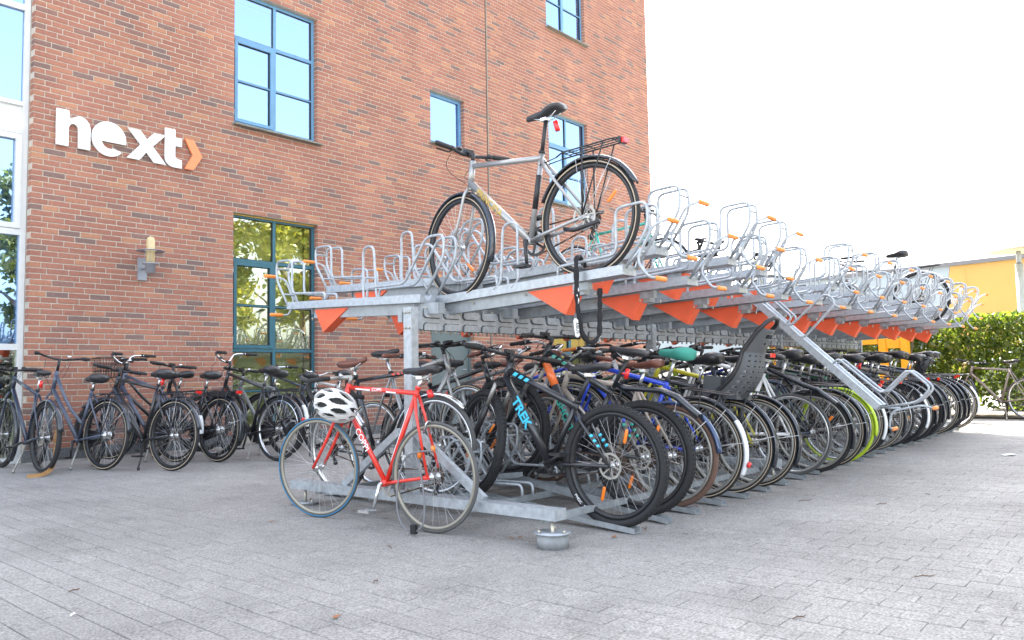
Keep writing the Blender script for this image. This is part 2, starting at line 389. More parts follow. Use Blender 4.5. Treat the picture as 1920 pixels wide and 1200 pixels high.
def window(o_, mfr, mgl, mback, sash=True, transoms=(), sill=True, backs=True, rows=None):
    x0, x1, z0, z1 = o_; x0 += .006; x1 -= .006; z1 -= .004; YF = .085; xm = (x0+x1)/2
    wo = empty('window', (x0, YF, z0), parent=bld)
    W = x1-x0; H = z1-z0; fw = .045; d = .07
    def part(nm, boxes, mt, par=wo):
        b = MB()
        for q in boxes: b.box(*q)
        return b.build(nm, mt, par)
    part('window_frame', [(0,fw,0,d,0,H),(W-fw,W,0,d,0,H),(fw,W-fw,.001,d,0,fw),(fw,W-fw,.001,d,H-fw,H)]+
         [(W/2-fw/2,W/2+fw/2,.002,d,fw,H-fw)] + [(fw, W/2-fw/2, .003, d, t-fw/2, t+fw/2) for t in transoms]+[(W/2+fw/2, W-fw, .003, d, t-fw/2, t+fw/2) for t in transoms], mfr)
    lv = [0]+list(transoms)+[H]
    for c in (0, 1):
        a0 = fw if c == 0 else W/2+fw/2; a1 = W/2-fw/2 if c == 0 else W-fw
        for r in range(len(lv)-1):
            b0 = lv[r]+(fw if r == 0 else fw/2); b1 = lv[r+1]-(fw if r == len(lv)-2 else fw/2)
            opening = sash and c == 0 and r == (len(lv)-2 if len(lv) == 2 else len(lv)-3)
            tall = (b1-b0) > .9
            e = .001
            if opening:
                s_ = .05
                part('sash', [(a0+.004,a0+s_,-.012,.05,b0+.004,b1-.004),(a1-s_,a1-.004,-.012,.05,b0+.004,b1-.004),(a0+s_,a1-s_,-.011,.05,b0+.004,b0+s_),(a0+s_,a1-s_,-.011,.05,b1-s_,b1-.004)], mfr)
                part('hinge', [(a0-.02,a0-.008,-.02,.0,b1-.16,b1-.08),(a0-.02,a0-.008,-.02,.0,b0+.08,b0+.16)], M_WHITEF)
                q0, q1, r0, r1 = a0+s_, a1-s_, b0+s_, b1-s_
            else: q0, q1, r0, r1 = a0, a1, b0, b1
            bars = []
            if tall:
                zm = (r0+r1)/2
                part('glazing_bar', [(q0,q1,.004,.05,zm-.011,zm+.011)], mfr); spans = [(r0,zm-.011),(zm+.011,r1)]
            else: spans = [(r0,r1)]
            for (s0, s1) in spans:
                part('seal', [(q0,q0+.008,.012,.04,s0,s1),(q1-.008,q1,.012,.04,s0,s1),(q0+.008,q1-.008,.012,.04,s0,s0+.008),(q0+.008,q1-.008,.012,.04,s1-.008,s1)], M_SEAL)
                part('pane', [(q0+.008,q1-.008,.026,.032,s0+.008,s1-.008)], mgl)
    if backs: part('room_panel', [(-.0,W,.30,.32,0.0,H)], mback)  # flat panel stands in for the room behind the panes
    if sill:
        b = MB(); b.prism([(-.22,-.052),(-.22,-.03),(.0,.0),(.0,-.052)], -.035, W+.035, 'x'); b.build('sill', M_SILL, wo, (0,.035,.0))
    return wo
def T(z, o_): return z-o_[2]
w1 = window(OPEN['low1'], M_FRBLUE, M_GL_LOW, M_CREAM, True, (T(1.29,OPEN['low1']), T(2.545,OPEN['low1'])), sill=False)
window(OPEN['low2'], M_FRBLUE, M_GL_LOW, M_CREAM, True, (T(1.29,OPEN['low1']), T(2.545,OPEN['low1'])), sill=False)
window(OPEN['up1'], M_FRUP, M_GL_UP, M_BLUEB, True, (T(5.72,OPEN['up1']),))
window(OPEN['mid'], M_FRUP, M_GL_UP, M_BLUEB, True, (T(5.72,OPEN['up1']),))
window(OPEN['top'], M_FRUP, M_GL_UP, M_BLUEB, True, (T(5.72,OPEN['up1']),))
# small window: one light
x0, x1, z0, z1 = OPEN['small']; wo = empty('window', (x0+.006, .085, z0), parent=bld); W = x1-x0-.012; H = z1-z0-.004
b = MB(); b.box(0,.06,0,.07,0,H); b.box(W-.06,W,0,.07,0,H); b.box(.06,W-.06,.001,.07,0,.06); b.box(.06,W-.06,.001,.07,H-.06,H); b.build('window_frame', M_FRUP, wo)
b = MB(); b.box(.06,W-.06,.026,.032,.06,H-.06); b.build('pane', M_GL_UP, wo); b = MB(); b.box(0,W,.3,.32,0,H); b.build('room_panel', M_BLUEB, wo)
b = MB(); b.prism([(-.22,-.052),(-.22,-.03),(.0,.0),(.0,-.052)], -.035, W+.035, 'x'); b.build('sill', M_SILL, wo, (0,.035,0))
for o_ in (OPEN['low1'], OPEN['low2']):   # yellow joint foam above the frames
    b = MB(); b.box(o_[0]+.01, o_[1]-.01, .07, .084, o_[3]-.022, o_[3]-.004); b.build('joint_foam', M_YELTRIM, wall)
x0, x1, z0, z1 = OPEN['door']; dr = empty('door', (x0, .09, 0), parent=bld)
b = MB(); b.box(0,.05,0,.08,0,z1); b.box(x1-x0-.05,x1-x0,0,.08,0,z1); b.box(.05,x1-x0-.05,.001,.08,z1-.05,z1); b.build('door_frame', M_DOOR, dr)
b = MB(); b.box(.055,x1-x0-.055,.03,.06,.01,z1-.055); b.build('door_leaf', M_DOOR, dr)
b = MB(); b.tube([(.93,.0,1.0),(.93,-.03,1.0),(.83,-.03,1.0)], .009); b.build('handle', M_GALV, dr)

# curtain wall at the left edge
cwl = empty('glazed_facade', (-1.6, .0, 0)); tag(cwl, 'white framed glazed facade bay at the left edge beside the brick wall', 'glass facade')
def cb(nm, boxes, mt):
    b = MB()
    for q in boxes: b.box(*q)
    return b.build(nm, mt, cwl)
Y0 = .12
for X0 in (1.6, .365, -.87, -2.105):
    cb('mullion', [(X0-.065,X0-.006,Y0+.001,Y0+.15,.052,12)], M_WHITEF)
    for zt in (1.29, 2.60, 5.24, 6.9, 8.6): cb('transom', [(X0-1.24,X0-.065,Y0+.002,Y0+.15,zt-.035,zt+.035)], M_WHITEF)
    cb('spandrel_panel', [(X0-1.24,X0-.065,Y0+.03,Y0+.1,3.80,4.07)], M_WHITEF)
    cb('transom', [(X0-1.24,X0-.065,Y0-.004,Y0+.15,3.74,3.80)], M_WHITEF); cb('transom', [(X0-1.24,X0-.065,Y0-.004,Y0+.15,4.07,4.12)], M_WHITEF)
    cb('sash', [(X0-.13,X0-.068,Y0-.01,Y0+.1,2.64,3.735),(X0-1.23,X0-1.17,Y0-.01,Y0+.1,2.64,3.735),(X0-1.17,X0-.13,Y0-.009,Y0+.1,2.64,2.70),(X0-1.17,X0-.13,Y0-.009,Y0+.1,3.67,3.735)], M_WHITEF)
    for i_, (za, zb) in enumerate(((.05,1.255),(1.325,2.565),(2.70,3.67),(4.12,5.205),(5.275,6.865),(6.94,8.56))):
        xa, xb = (X0-1.24, X0-.065) if i_ != 2 else (X0-1.17, X0-.13)
        cb('pane', [(xa,xb,Y0+.04,Y0+.05,za,zb)], M_GL_UP if i_ > 0 else M_GL_LOW)
    cb('back_panel', [(X0-1.233,X0-.0,Y0+.5,Y0+.55,0,1.29)], M_DARKIN); cb('back_panel', [(X0-1.233,X0-.0,Y0+.5,Y0+.55,1.30,12)], M_BLUEB)
    cb('base', [(X0-1.237,X0-.004,Y0,Y0+.2,-.03,.05)], M_WHITEF)


# sign letters (outline in metres on the wall, baseline z=3.655, x from .23)
sign = empty('next_sign', (0, 0, 0)); tag(sign, 'white next letters with orange arrow mounted high on the brick wall', 'sign')
ZB = 3.655
def letter(poly, mt, nm='letter', holes=None):
    b = MB(); b.prism(poly, -.045, -.02); 
    return b.build(nm, mt, sign)
def arcp(cx, cz, rx, rz, a0, a1, n=14): return [(cx+rx*math.cos(R_(a0+(a1-a0)*i/n)), cz+rz*math.sin(R_(a0+(a1-a0)*i/n))) for i in range(n+1)]
H = .36  # x-height
# n
nx = .235
letter([(nx,ZB),(nx+.135,ZB),(nx+.135,ZB+.22)]+arcp(nx+.19,ZB+.225,.052,.055,180,0,8)+[(nx+.245,ZB),(nx+.38,ZB),(nx+.38,ZB+.23)]+arcp(nx+.26,ZB+.25,.12,.135,0,100,8)+[(nx+.15,ZB+.335),(nx+.135,ZB+.43),(nx,ZB+.43)], M_SIGNW)
# e: ring with bar, cut at the right
ex, ez, er = .835, ZB+.185, .205
outer = arcp(ex, ez, er, .215, -42, -360+0, 26)           # from lower right clockwise ... to right middle
poly = outer + [(ex+er, ez-.035), (ex-.085, ez-.035)] + arcp(ex+.005, ez-.02, .095, .10, 188, 300, 8)
letter(poly, M_SIGNW)
b = MB()
# x
xx = 1.05
letter([(xx,ZB),(xx+.155,ZB),(xx+.245,ZB+.115),(xx+.345,ZB),(xx+.50,ZB),(xx+.325,ZB+.205),(xx+.49,ZB+.38),(xx+.34,ZB+.38),(xx+.25,ZB+.28),(xx+.165,ZB+.38),(xx+.01,ZB+.38),(xx+.17,ZB+.2)], M_SIGNW)
# t
tx = 1.535
letter([(tx,ZB+.12)]+arcp(tx+.115,ZB+.11,.115,.12,180,265,6)+[(tx+.225,ZB-.01),(tx+.225,ZB+.1)]+[(tx+.16,ZB+.105),(tx+.135,ZB+.13),(tx+.135,ZB+.275),(tx+.225,ZB+.275),(tx+.225,ZB+.385),(tx+.135,ZB+.385),(tx+.135,ZB+.49),(tx,ZB+.49)], M_SIGNW)
ax_ = 1.80
letter([(ax_,ZB),(ax_+.125,ZB),(ax_+.245,ZB+.2),(ax_+.125,ZB+.40),(ax_,ZB+.40),(ax_+.11,ZB+.2)], M_SIGNO, 'arrow')
b = MB()
for x in (.30,.55,.70,.95,1.15,1.45,1.6,1.72,1.9): b.tube([(x,.0,ZB+.06),(x,-.02,ZB+.06)], .006)
b.build('standoff', M_GALV, sign)

# wall lamp
lamp = empty('wall_lamp', (1.27, 0, 2.28)); tag(lamp, 'grey wall lamp with pale glass tube and metal ring below the next letters', 'lamp')
M_LG = mat('lamp_grey', (.35,.37,.42), .45, .3)
b = MB(); b.box(-.055,.055,-.035,0,-.14,.14); b.build('wall_plate', M_LG, lamp)
b = MB(); b.tube([(0,-.03,0),(0.0,-.22,.01)], .018); b.build('arm', M_LG, lamp)
def lathe(prof, n=20, c=(0,0,0), ax='z'):
    b = MB(); rings = []
    for (r, h) in prof:
        rr = []
        for i in range(n):
            a = 2*math.pi*i/n
            p = (r*math.cos(a), r*math.sin(a), h) if ax == 'z' else (r*math.cos(a), h, r*math.sin(a))
            rr.append((p[0]+c[0], p[1]+c[1], p[2]+c[2]))
        rings.append(rr)
    b.loft(rings); return b
LC = (0,-.24,0)
lathe([(.03,-.075),(.055,-.07),(.058,.03),(.10,.04),(.10,.05),(.05,.052)], c=LC).build('lamp_holder', M_LG, lamp)
lathe([(.05,.052),(.051,.18),(.05,.33),(.04,.365),(.02,.38)], c=LC).build('lamp_glass', mat('opal_glass', (.60,.48,.26), .3, var=.12, vscale=10), lamp)
b = MB(); n = 24
ring = []
for rr_, zz in ((.075,.205),(.165,.20),(.165,.207),(.075,.212)): ring.append([(LC[0]+rr_*math.cos(2*math.pi*i/n), LC[1]+rr_*math.sin(2*math.pi*i/n), zz) for i in range(n)])
ring.append(ring[0]); b.loft(ring, cap=False); b.build('glare_ring', M_LG, lamp)
b = MB()
for a in (0, 120, 240): b.tube([(LC[0]+.085*math.cos(R_(a)), LC[1]+.085*math.sin(R_(a)), .05),(LC[0]+.085*math.cos(R_(a)), LC[1]+.085*math.sin(R_(a)), .2)], .003)
b.build('ring_stay', M_LG, lamp)

# ------------------------------------------------------------------ two-tier bicycle rack
M_DRUM = mat('dull_zinc', (.25,.26,.265), .75, .0, var=.25, vscale=14, bump=.4, bscale=60)
YC = -6.1; RX0 = .54; PIT = .375; NT = 24
rack = empty('bicycle_rack', (.19, YC, 0)); tag(rack, 'long two tier galvanised steel bicycle rack with orange panels and grips on the paving', 'bicycle rack')
RL = V((.19, YC, 0))
def rl(p): return tuple(V(p)-RL)
def side_path(pts, x): return [(x, -u, z) for u, z in pts]
TRZ = 1.40; SL = .06/1.49
def mk_tray():
    b = MB(); sec = [(-.07,-.055),(-.07,0),(-.042,0),(-.012,-.04),(.012,-.04),(.042,0),(.07,0),(.07,-.055)]
    rings = [[(x, -u, TRZ+SL*u+z) for x, z in sec] for u in (-.03, 1.485)]
    b.loft(rings, True, False); return b.mesh('tray', M_GALV)
def mk_cap():
    b = MB(); b.box(-.071,.071,-1.489,-1.486, TRZ+SL*1.49-.056, TRZ+SL*1.49+.001); return b.mesh('tray_end', M_GALV)
def mk_arm():
    b = MB(); sec = [(-.03,-.13),(-.03,-.056),(.03,-.056),(.03,-.13)]
    b.loft([[(x, -u, TRZ+SL*u+z) for x, z in sec] for u in (-.16, 1.19)], True, False)
    b.box(-.024,.024,.153,.162,TRZ-.132,TRZ-.07); return b.mesh('arm', M_GALVD)
def mk_brk():
    b = MB(); b.box(-.045,.045,-1.20,-1.193,TRZ+SL*1.2-.10,TRZ+SL*1.2-.057); b.box(-.045,-.038,-1.23,-1.12,TRZ+SL*1.15-.105,TRZ+SL*1.15-.058); return b.mesh('arm_bracket', M_GALVD)
OUT = [(1.02,1.44),(1.02,1.495),(1.44,1.525),(1.44,1.79),(1.65,1.80),(1.65,1.655),(1.50,1.44)]
INN = [(.53,1.41),(.53,1.49),(.14,1.485),(-.08,1.775),(-.245,1.775),(-.24,1.62),(-.07,1.40)]
HOOP = [(.66,1.40),(.715,1.44),(.715,1.815),(.595,1.815),(.57,1.44),(.51,1.40)]
def mk_gate(pts, w, cross=None, rad=.05, r=.0095):
    b = MB()
    for x in (-w, w): b.tube(rnd_path(side_path(pts, x), rad), r, 7)
    if cross: 
        for c in cross: b.tube([(-w,-c[0],c[1]),(w,-c[0],c[1])], r*.8, 6)
    return b
MG_OUT = mk_gate(OUT, .055, [(1.645,1.74),(1.56,1.53)]).mesh('wheel_gate', M_GALV)
MG_IN = mk_gate(INN, .055, [(-.24,1.70)]).mesh('front_gate', M_GALV)
b = MB(); b.tube(rnd_path(side_path(HOOP, -.062), .06), .0095, 7); MG_HOOP = b.mesh('side_hoop', M_GALV)
HT = [(1.74,1.685),(1.69,1.665),(1.585,1.50),(1.585,1.46),(1.645,1.375),(1.66,1.37)]
b = MB()
p = side_path(HT, -.05); p = [(-.035,)+p[0][1:]]+p[1:]+[(-.035,)+p[-1][1:]]
b.tube(rnd_path([(0,-1.75,1.69)]+side_path(HT[1:5], -.055)+[(0,-1.66,1.372)], .04), .009, 7)
b.tube([(-.055,-1.52,1.46),(-.055,-1.60,1.54)], .008, 6); MH = b.mesh('handle', M_GALV)
def mk_grip(y, z):
    b = MB(); b.cs = True; b.tube([(-.01,y,z),(.0,y,z),(.10,y,z),(.108,y,z)], [.010,.0145,.0145,.009], 9); return b.mesh('grip', M_GRIPO)
MGR = [mk_grip(-1.75,1.69), mk_grip(-1.66,1.372)]
def mk_panel():
    b = MB(); t = SL
    tri = [(-.77,TRZ+SL*.77-.064),(-1.16,TRZ+SL*1.16-.068),(-1.155,TRZ+SL*1.16-.085),(-1.06,1.205)]
    b.prism([(y,z) for y,z in tri], -.042, .042, 'x'); return b.mesh('orange_panel', M_ORANGE)
def mk_bolts():
    b = MB()
    for (x,y,z) in ((-.035,-1.15,1.36),(-.035,-.3,1.33),(-.035,-.75,1.35),(-.035,-1.12,1.33)):
        b.tube([(x-.008,y,z),(x,y,z)], .008, 6)
    for y in (-.15,-.9,-1.0,-1.25): b.tube([(0,y,TRZ+SL*-y-.145),(0,y,TRZ+SL*-y-.12)], .007, 6)
    return b.mesh('bolts', M_BOLT)
MT, MC, MA, MBK, MP, MBO = mk_tray(), mk_cap(), mk_arm(), mk_brk(), mk_panel(), mk_bolts()
LOW_I = 7
def place_tray(x, s, dz, lowered=False, pull=0):
    base = M.Translation(rl((x, YC, dz))) @ (M.Rotation(math.pi, 4, 'Z') if s > 0 else M())
    a = ob('arm', MA, rack, mw=base); ob('arm_bracket', MBK, a); 
    o = ob('bolts', MBO, a); o['kind'] = 'stuff'
    if lowered:
        # swing about the outer end of the arm
        lo = M.Translation(V((0,-.98,1.44))) @ M.Rotation(R_(45.4), 4, 'X') @ M.Translation(V((0,0,-1.40)))
        base = base @ lo
    elif pull: base = base @ M.Translation(V((0, -pull, 0)))
    t = ob('tray', MT, rack, mw=base)
    for nm, me in (('tray_end',MC),('wheel_gate',MG_OUT),('front_gate',MG_IN),('side_hoop',MG_HOOP),('handle',MH),('grip',MGR[0]),('grip',MGR[1])): ob(nm, me, t)
    if not lowered: ob('orange_panel', MP, t)
    else: ob('orange_panel', MP, a, mw=M())
    return t
for i in range(NT):
    hi = .155 if i % 2 else 0.
    place_tray(RX0+PIT*i, -1, hi, lowered=(i == LOW_I), pull=.1 if i == 3 else 0)
    place_tray(.35+PIT*i, 1, hi)
def rbox(nm, q, mt=M_GALV, par=rack):
    b = MB(); b.box(q[0]-RL.x, q[1]-RL.x, q[2]-YC, q[3]-YC, q[4], q[5]); return b.build(nm, mt, par)
NPOST = 4; XP = [.19+3.0*k for k in range(NPOST)]
for k, x in enumerate(XP):
    po = rbox('post', (x-.04,x-.034,YC-.085,YC-.01,.10,1.305)); rbox('post_flange', (x-.034,x+.02,YC-.085,YC-.079,.10,1.305), par=po); rbox('post_flange', (x-.034,x+.02,YC-.016,YC-.01,.10,1.305), par=po)
    b = MB()
    for zz in (1.27,1.17,.2,.14):
        for yy in (-.02,-.055): b.tube([(x-RL.x-.052,yy-.01,zz),(x-RL.x-.04,yy-.01,zz)], .008, 6)
    o = b.build('bolts', M_BOLT, po); o['kind'] = 'stuff'
    rbox('base_beam', (x-.05,x+.05,YC-1.22,YC+1.24,.055,.115))
    rbox('beam_cap', (x-.051,x+.051,YC-1.224,YC-1.2205,.054,.116))
    for s in (-1, 1):
        b = MB(); p0 = V((x-RL.x, s*.08, .50)); p1 = V((x-RL.x, s*.66, .118)); b.obox(p0, p1, .05, .035, V((1,0,0))); b.build('brace', M_GALV, rack)
        fd = 1.165 if s < 0 else 1.12; fy = YC+s*fd; gz = g(x, fy)
        b = MB(); b.tube([(x-RL.x, s*fd, gz+.01),(x-RL.x, s*fd, .056)], .012, 8); b.build('foot_bolt', M_BOLT, rack)
        dr = gz+.082 if (k == 0 and s < 0) else (gz+.045 if s < 0 else gz+.02)
        c = (x-RL.x, s*fd, 0)
        ft = lathe([(.03,gz-.002),(.088,gz-.002),(.088,dr-.006),(.03,dr-.006)], 28, c).build('foot_drum', M_DRUM, rack)
        lathe([(.02,dr-.006),(.10,dr-.006),(.102,dr),(.02,dr+.001)], 28, c).build('foot_plate', M_GALV, ft)
        b = MB()
        for a in (30,150,270): b.tube([(c[0]+.08*math.cos(R_(a)), c[1]+.08*math.sin(R_(a)), dr),(c[0]+.08*math.cos(R_(a)), c[1]+.08*math.sin(R_(a)), dr+.016)], .009, 6)
        o = b.build('bolts', M_BOLT, ft); o['kind'] = 'stuff'
M_SLOT = mat('slot_shadow_steel', (.07,.075,.08), .8)  # dark backing plates: shade of the cut grooves is put into this colour
# main beams with bent tabs
for k in range(NPOST-1):
    xa, xb = XP[k]+.045, XP[k+1]-.045
    rbox('main_beam', (xa+.02,xb,YC-.05,YC+.03,1.165,1.285))
    for j in range(16):
        x = XP[k]+.1+j*.1875
        for (z0, z1, oz) in ((1.245,1.297,.012),(1.160,1.206,-.01)):
            b = MB(); c = .012; x0, x1 = x-RL.x, x-RL.x+.15
            if oz > 0: poly = [(x0,z1),(x1,z1),(x1,z0+c),(x1-c,z0),(x0+c*1.5,z0),(x0,z0+c)]
            else: poly = [(x0,z1-c),(x0+c*1.5,z1),(x1-c,z1),(x1,z1-c),(x1,z0),(x0,z0)]
            b.prism(poly, -.064, -.053); pl_ = b.build('bracket_plate', M_GALV, rack)
            mx_, mz_ = (x0+x1)/2, (z0+z1)/2; b = MB(); b.prism([(mx_+(px_-mx_)*1.075, mz_+(pz_-mz_)*1.20) for px_, pz_ in poly], -.0535, -.0505); b.build('plate_gap_shade', M_SLOT, pl_)
    b = MB()
    for j in range(32):
        x = XP[k]-RL.x+.12+j*.09375
        b.tube([(x,-.045,1.142),(x,-.045,1.165)], .008, 6); b.tube([(x+.02,.02,1.142),(x+.02,.02,1.165)], .008, 6); b.tube([(x,-.05,1.298),(x,-.05,1.31)], .007, 6)
    o = b.build('bolts', M_BOLT, rack); o['kind'] = 'stuff'
    rbox('top_rail', (xa,xb,YC+.10,YC+.14,1.22,1.29), M_GALVD)
    for yy in (-1.05,-.45,.45,1.05): rbox('floor_rail', (XP[k]+.052,XP[k+1]-.052,YC+yy-.02,YC+yy+.02,.015,.05), M_GALVD)
    for j in range(9): rbox('spacer', (XP[k]+.1+j*.34,XP[k]+.15+j*.34,YC+.04,YC+.044,1.29,1.40), M_GALVD)
# lower channels
sec = [(-.04,.0),(-.04,.032),(-.032,.032),(-.028,.006),(.028,.006),(.032,.032),(.04,.032),(.04,0)]
def lower(x, s, steep):
    ze = g(x, YC+s*1.35)+.004; zi = .115 if steep else .03
    sl = (ze-zi)/1.35
    b = MB(); b.loft([[(a, s*u*1.0, (zi+sl*u)+h) for a, h in sec] for u in (-.30, .2, .7, 1.2, 1.36)], True, False)
    ch = b.build('wheel_channel', M_GALVD, rack, rl((x, YC, 0)))
    z0 = zi-1.40
    for me, nm in ((MG_IN,'front_gate'),):
        ob(nm, me, ch, mw=M.Translation((0,0,z0+.02)) @ M.Rotation(math.atan(-sl-SL)*0, 4, 'X') @ (M.Rotation(math.pi, 4, 'Z') if s > 0 else M()) @ M.Diagonal((1,1,1,1)))
    return zi, sl
LOWI = {}
for i in range(NT-1):
    LOWI[(-1,i)] = lower(.75+PIT*i, -1, i % 2 == 1)
    LOWI[(1,i)] = lower(.565+PIT*i, 1, i % 2 == 1)

# ------------------------------------------------------------------ bicycle kit
def paint(nm, c, **k): return mat(nm, c, k.get('r', .28), k.get('m', .0), coat=.5, spec=.5)
M_TYRE = mat('tyre_rubber', (.022,.022,.023), .75, var=.25, vscale=20, bump=.2, bscale=150)
M_TYREG = mat('tyre_grey', (.09,.09,.088), .8, var=.15, vscale=12)
M_TYREB = mat('tyre_brown', (.13,.075,.055), .85, var=.12, vscale=12)
M_TYREL = mat('tyre_lime', (.42,.55,.03), .7); M_TYREBL = mat('tyre_blue_edge', (.02,.17,.33), .6)
M_WALLT = mat('tyre_tan_line', (.50,.40,.28), .7)
M_ALU = mat('aluminium', (.60,.61,.61), .25, .85); M_ALUD = mat('aluminium_dull', (.36,.35,.32), .4, .6, var=.1)
M_BLK = mat('black_metal', (.018,.018,.02), .38); M_RUB = mat('black_rubber', (.02,.02,.02), .65); M_SADB = mat('saddle_black', (.022,.022,.024), .42, coat=.2)
M_SADBR = mat('saddle_brown', (.14,.045,.028), .4, coat=.3, var=.15); M_STEEL = mat('spoke_steel', (.55,.55,.55), .3, .8)
M_CHAIN = mat('chain_rust', (.08,.055,.04), .6, .6); M_RED = mat('red_reflector', (.75,.02,.015), .2, coat=.6); M_AMB = mat('amber_reflector', (.85,.20,.01), .2, coat=.6)
M_GUARD = mat('mudguard_black', (.02,.024,.032), .22, coat=.6); M_GUARDW = mat('mudguard_white', (.75,.77,.78), .25, coat=.4)
M_GUARDL = mat('mudguard_lime', (.45,.62,.03), .35); M_CHROME = mat('chrome', (.75,.76,.77), .12, 1.0)
M_WHITEP = mat('white_plastic', (.8,.8,.8), .35); M_TEAL = mat('teal_cloth', (.05,.31,.24), .8, bump=.6, bscale=60)
M_TAPE = mat('bar_tape', (.02,.02,.02), .8, bump=.5, bscale=300); M_CABLE = mat('cable_grey', (.16,.16,.17), .5)
COLS = {'black':(.016,.017,.02),'dark_blue':(.02,.03,.055),'blue_grey':(.065,.08,.12),'red':(.72,.035,.02),'silver':(.34,.34,.335),'white':(.76,.76,.75),
 'blue':(.02,.07,.60),'yellow':(.62,.55,.03),'grey':(.16,.16,.16),'bronze':(.22,.18,.15),'cyan':(.05,.55,.80),'orange':(.85,.17,.03),'teal':(.02,.35,.27),'lime':(.40,.60,.04),'green':(.03,.12,.07),'tan':(.42,.36,.30)}
PAINT = {k: (paint('paint_'+k, v, m=.55, r=.33) if k == 'silver' else paint('paint_'+k, v)) for k, v in COLS.items()}
_c = {}
def cached(key, fn):
    if key not in _c: _c[key] = fn()
    return _c[key]
def circ(r, n=40, y=0): return [(r*math.cos(2*math.pi*i/n), y, r*math.sin(2*math.pi*i/n)) for i in range(n)]
def me_tyre(R, w, knob=False):
    def f():
        b = MB(); b.cs = True; n = 48; hw = w/2; h = w*.9
        sec = [(-h+.004, -hw*.45),(-h*.62,-hw*.95),(-h*.3,-hw),(-h*.08,-hw*.55),(0,0),(-h*.08,hw*.55),(-h*.3,hw),(-h*.62,hw*.95),(-h+.004,hw*.45)]
        vs = []; fs = []; k = len(sec)
        for i in range(n):
            a = 2*math.pi*i/n; c, s = math.cos(a), math.sin(a)
            for r_, y in sec: vs.append(((R+r_)*c, y, (R+r_)*s))
        for i in range(n):
            j = (i+1) % n
            for q in range(k): d = (q+1) % k; fs.append([i*k+q, i*k+d, j*k+d, j*k+q])
        b.add(vs, fs)
        if knob:
            b.cs = False
            for i in range(78):
                a = 2*math.pi*i/78; c, s = math.cos(a), math.sin(a); t = V((-s,0,c)); rr = V((c,0,s)); y = V((0,1,0))
                for q, off in ((-.78,0),( .78,0),(-.28,.5),(.28,.5),(-.99,.5),(.99,.5)):
                    a2 = a+off*2*math.pi/78; c, s = math.cos(a2), math.sin(a2); t = V((-s,0,c)); rr = V((c,0,s))
                    dr = -abs(q)**2.2*h*.28; p = rr*(R+dr)+y*(q*hw*.92); rr2 = (rr*(1-abs(q)*.75)+y*q*.9).normalized(); yy = rr2.cross(t)
                    e = [p+t*sa*.0075+yy*sb*.004+rr2*sc for sc in (-.003,.0045) for sa in (-1,1) for sb in (-1,1)]
                    b.add(e, [[4,5,7,6],[0,1,5,4],[2,3,7,6],[0,2,6,4],[1,3,7,5]])
        return b.mesh('tyre', M_TYRE)
    return cached(('tyre',R,w,knob), f)
def ringmesh(nm, R, sec, mt, n=48):
    b = MB(); b.cs = True; k = len(sec); vs = []; fs = []
    for i in range(n):
        a = 2*math.pi*i/n
        for r_, y in sec: vs.append(((R+r_)*math.cos(a), y, (R+r_)*math.sin(a)))
    for i in range(n):
        j = (i+1) % n
        for q in range(k): d = (q+1) % k; fs.append([i*k+q, i*k+d, j*k+d, j*k+q])
    b.add(vs, fs); return b.mesh(nm, mt)
def me_spokes(R, thick=.0011):
    def f():
        b = MB(); n = 32
        for i in range(n):
            side = 1 if i % 2 else -1; a = 2*math.pi*i/n; tw = (1 if (i//2) % 2 else -1)*R_(62)
            p = (.024*math.cos(a+tw), side*.03, .024*math.sin(a+tw)); q = (R*math.cos(a), side*.002, R*math.sin(a))
            b.tube([p, q], thick, 3, caps=False)
        return b.mesh('spokes', M_STEEL)
    return cached(('spokes',R,thick), f)
def me_hub(big=False):
    def f():
        b = lathe([(.005,-.055),(.008,-.05),(.011,-.04),(.026 if not big else .045,-.034),(.026 if not big else .045,-.03),(.014 if not big else .04,-.026),(.014 if not big else .04,.026),(.026 if not big else .045,.03),(.026 if not big else .045,.034),(.011,.04),(.008,.05),(.005,.055)], 14, ax='y')
        return b.mesh('hub', M_ALU)
    return cached(('hub',big), f)
def me_disc():
    def f():
        b = MB(); n = 40; rings = []
        for r, y in ((.066,.046),(.080,.046),(.080,.048),(.066,.048)):
            rings.append([((r+(.003*math.sin(i*math.pi*2/5) if r > .07 else 0))*math.cos(2*math.pi*i/n), y, r*math.sin(2*math.pi*i/n)) for i in range(n)])
        rings.append(rings[0]); b.loft(rings, False, False)
        for k in range(6):
            a = 2*math.pi*k/6; b.obox((.015*math.cos(a),.047,.015*math.sin(a)), (.068*math.cos(a+.5),.047,.068*math.sin(a+.5)), .009, .002, V((0,1,0)))
        return b.mesh('brake_disc', M_ALUD)
    return cached('disc', f)
def me_cass(r=.055):
    def f():
        b = MB()
        for k in range(6):
            rr = r*(1-.1*k); y = -.038-.004*k; n = 24
            pts = [((rr+(.003 if i % 2 else 0))*math.cos(2*math.pi*i/n), (rr+(.003 if i % 2 else 0))*math.sin(2*math.pi*i/n)) for i in range(n)]
            b.prism(pts, y-.001, y+.001)
        return b.mesh('cassette', M_CHAIN)
    return cached(('cass',r), f)
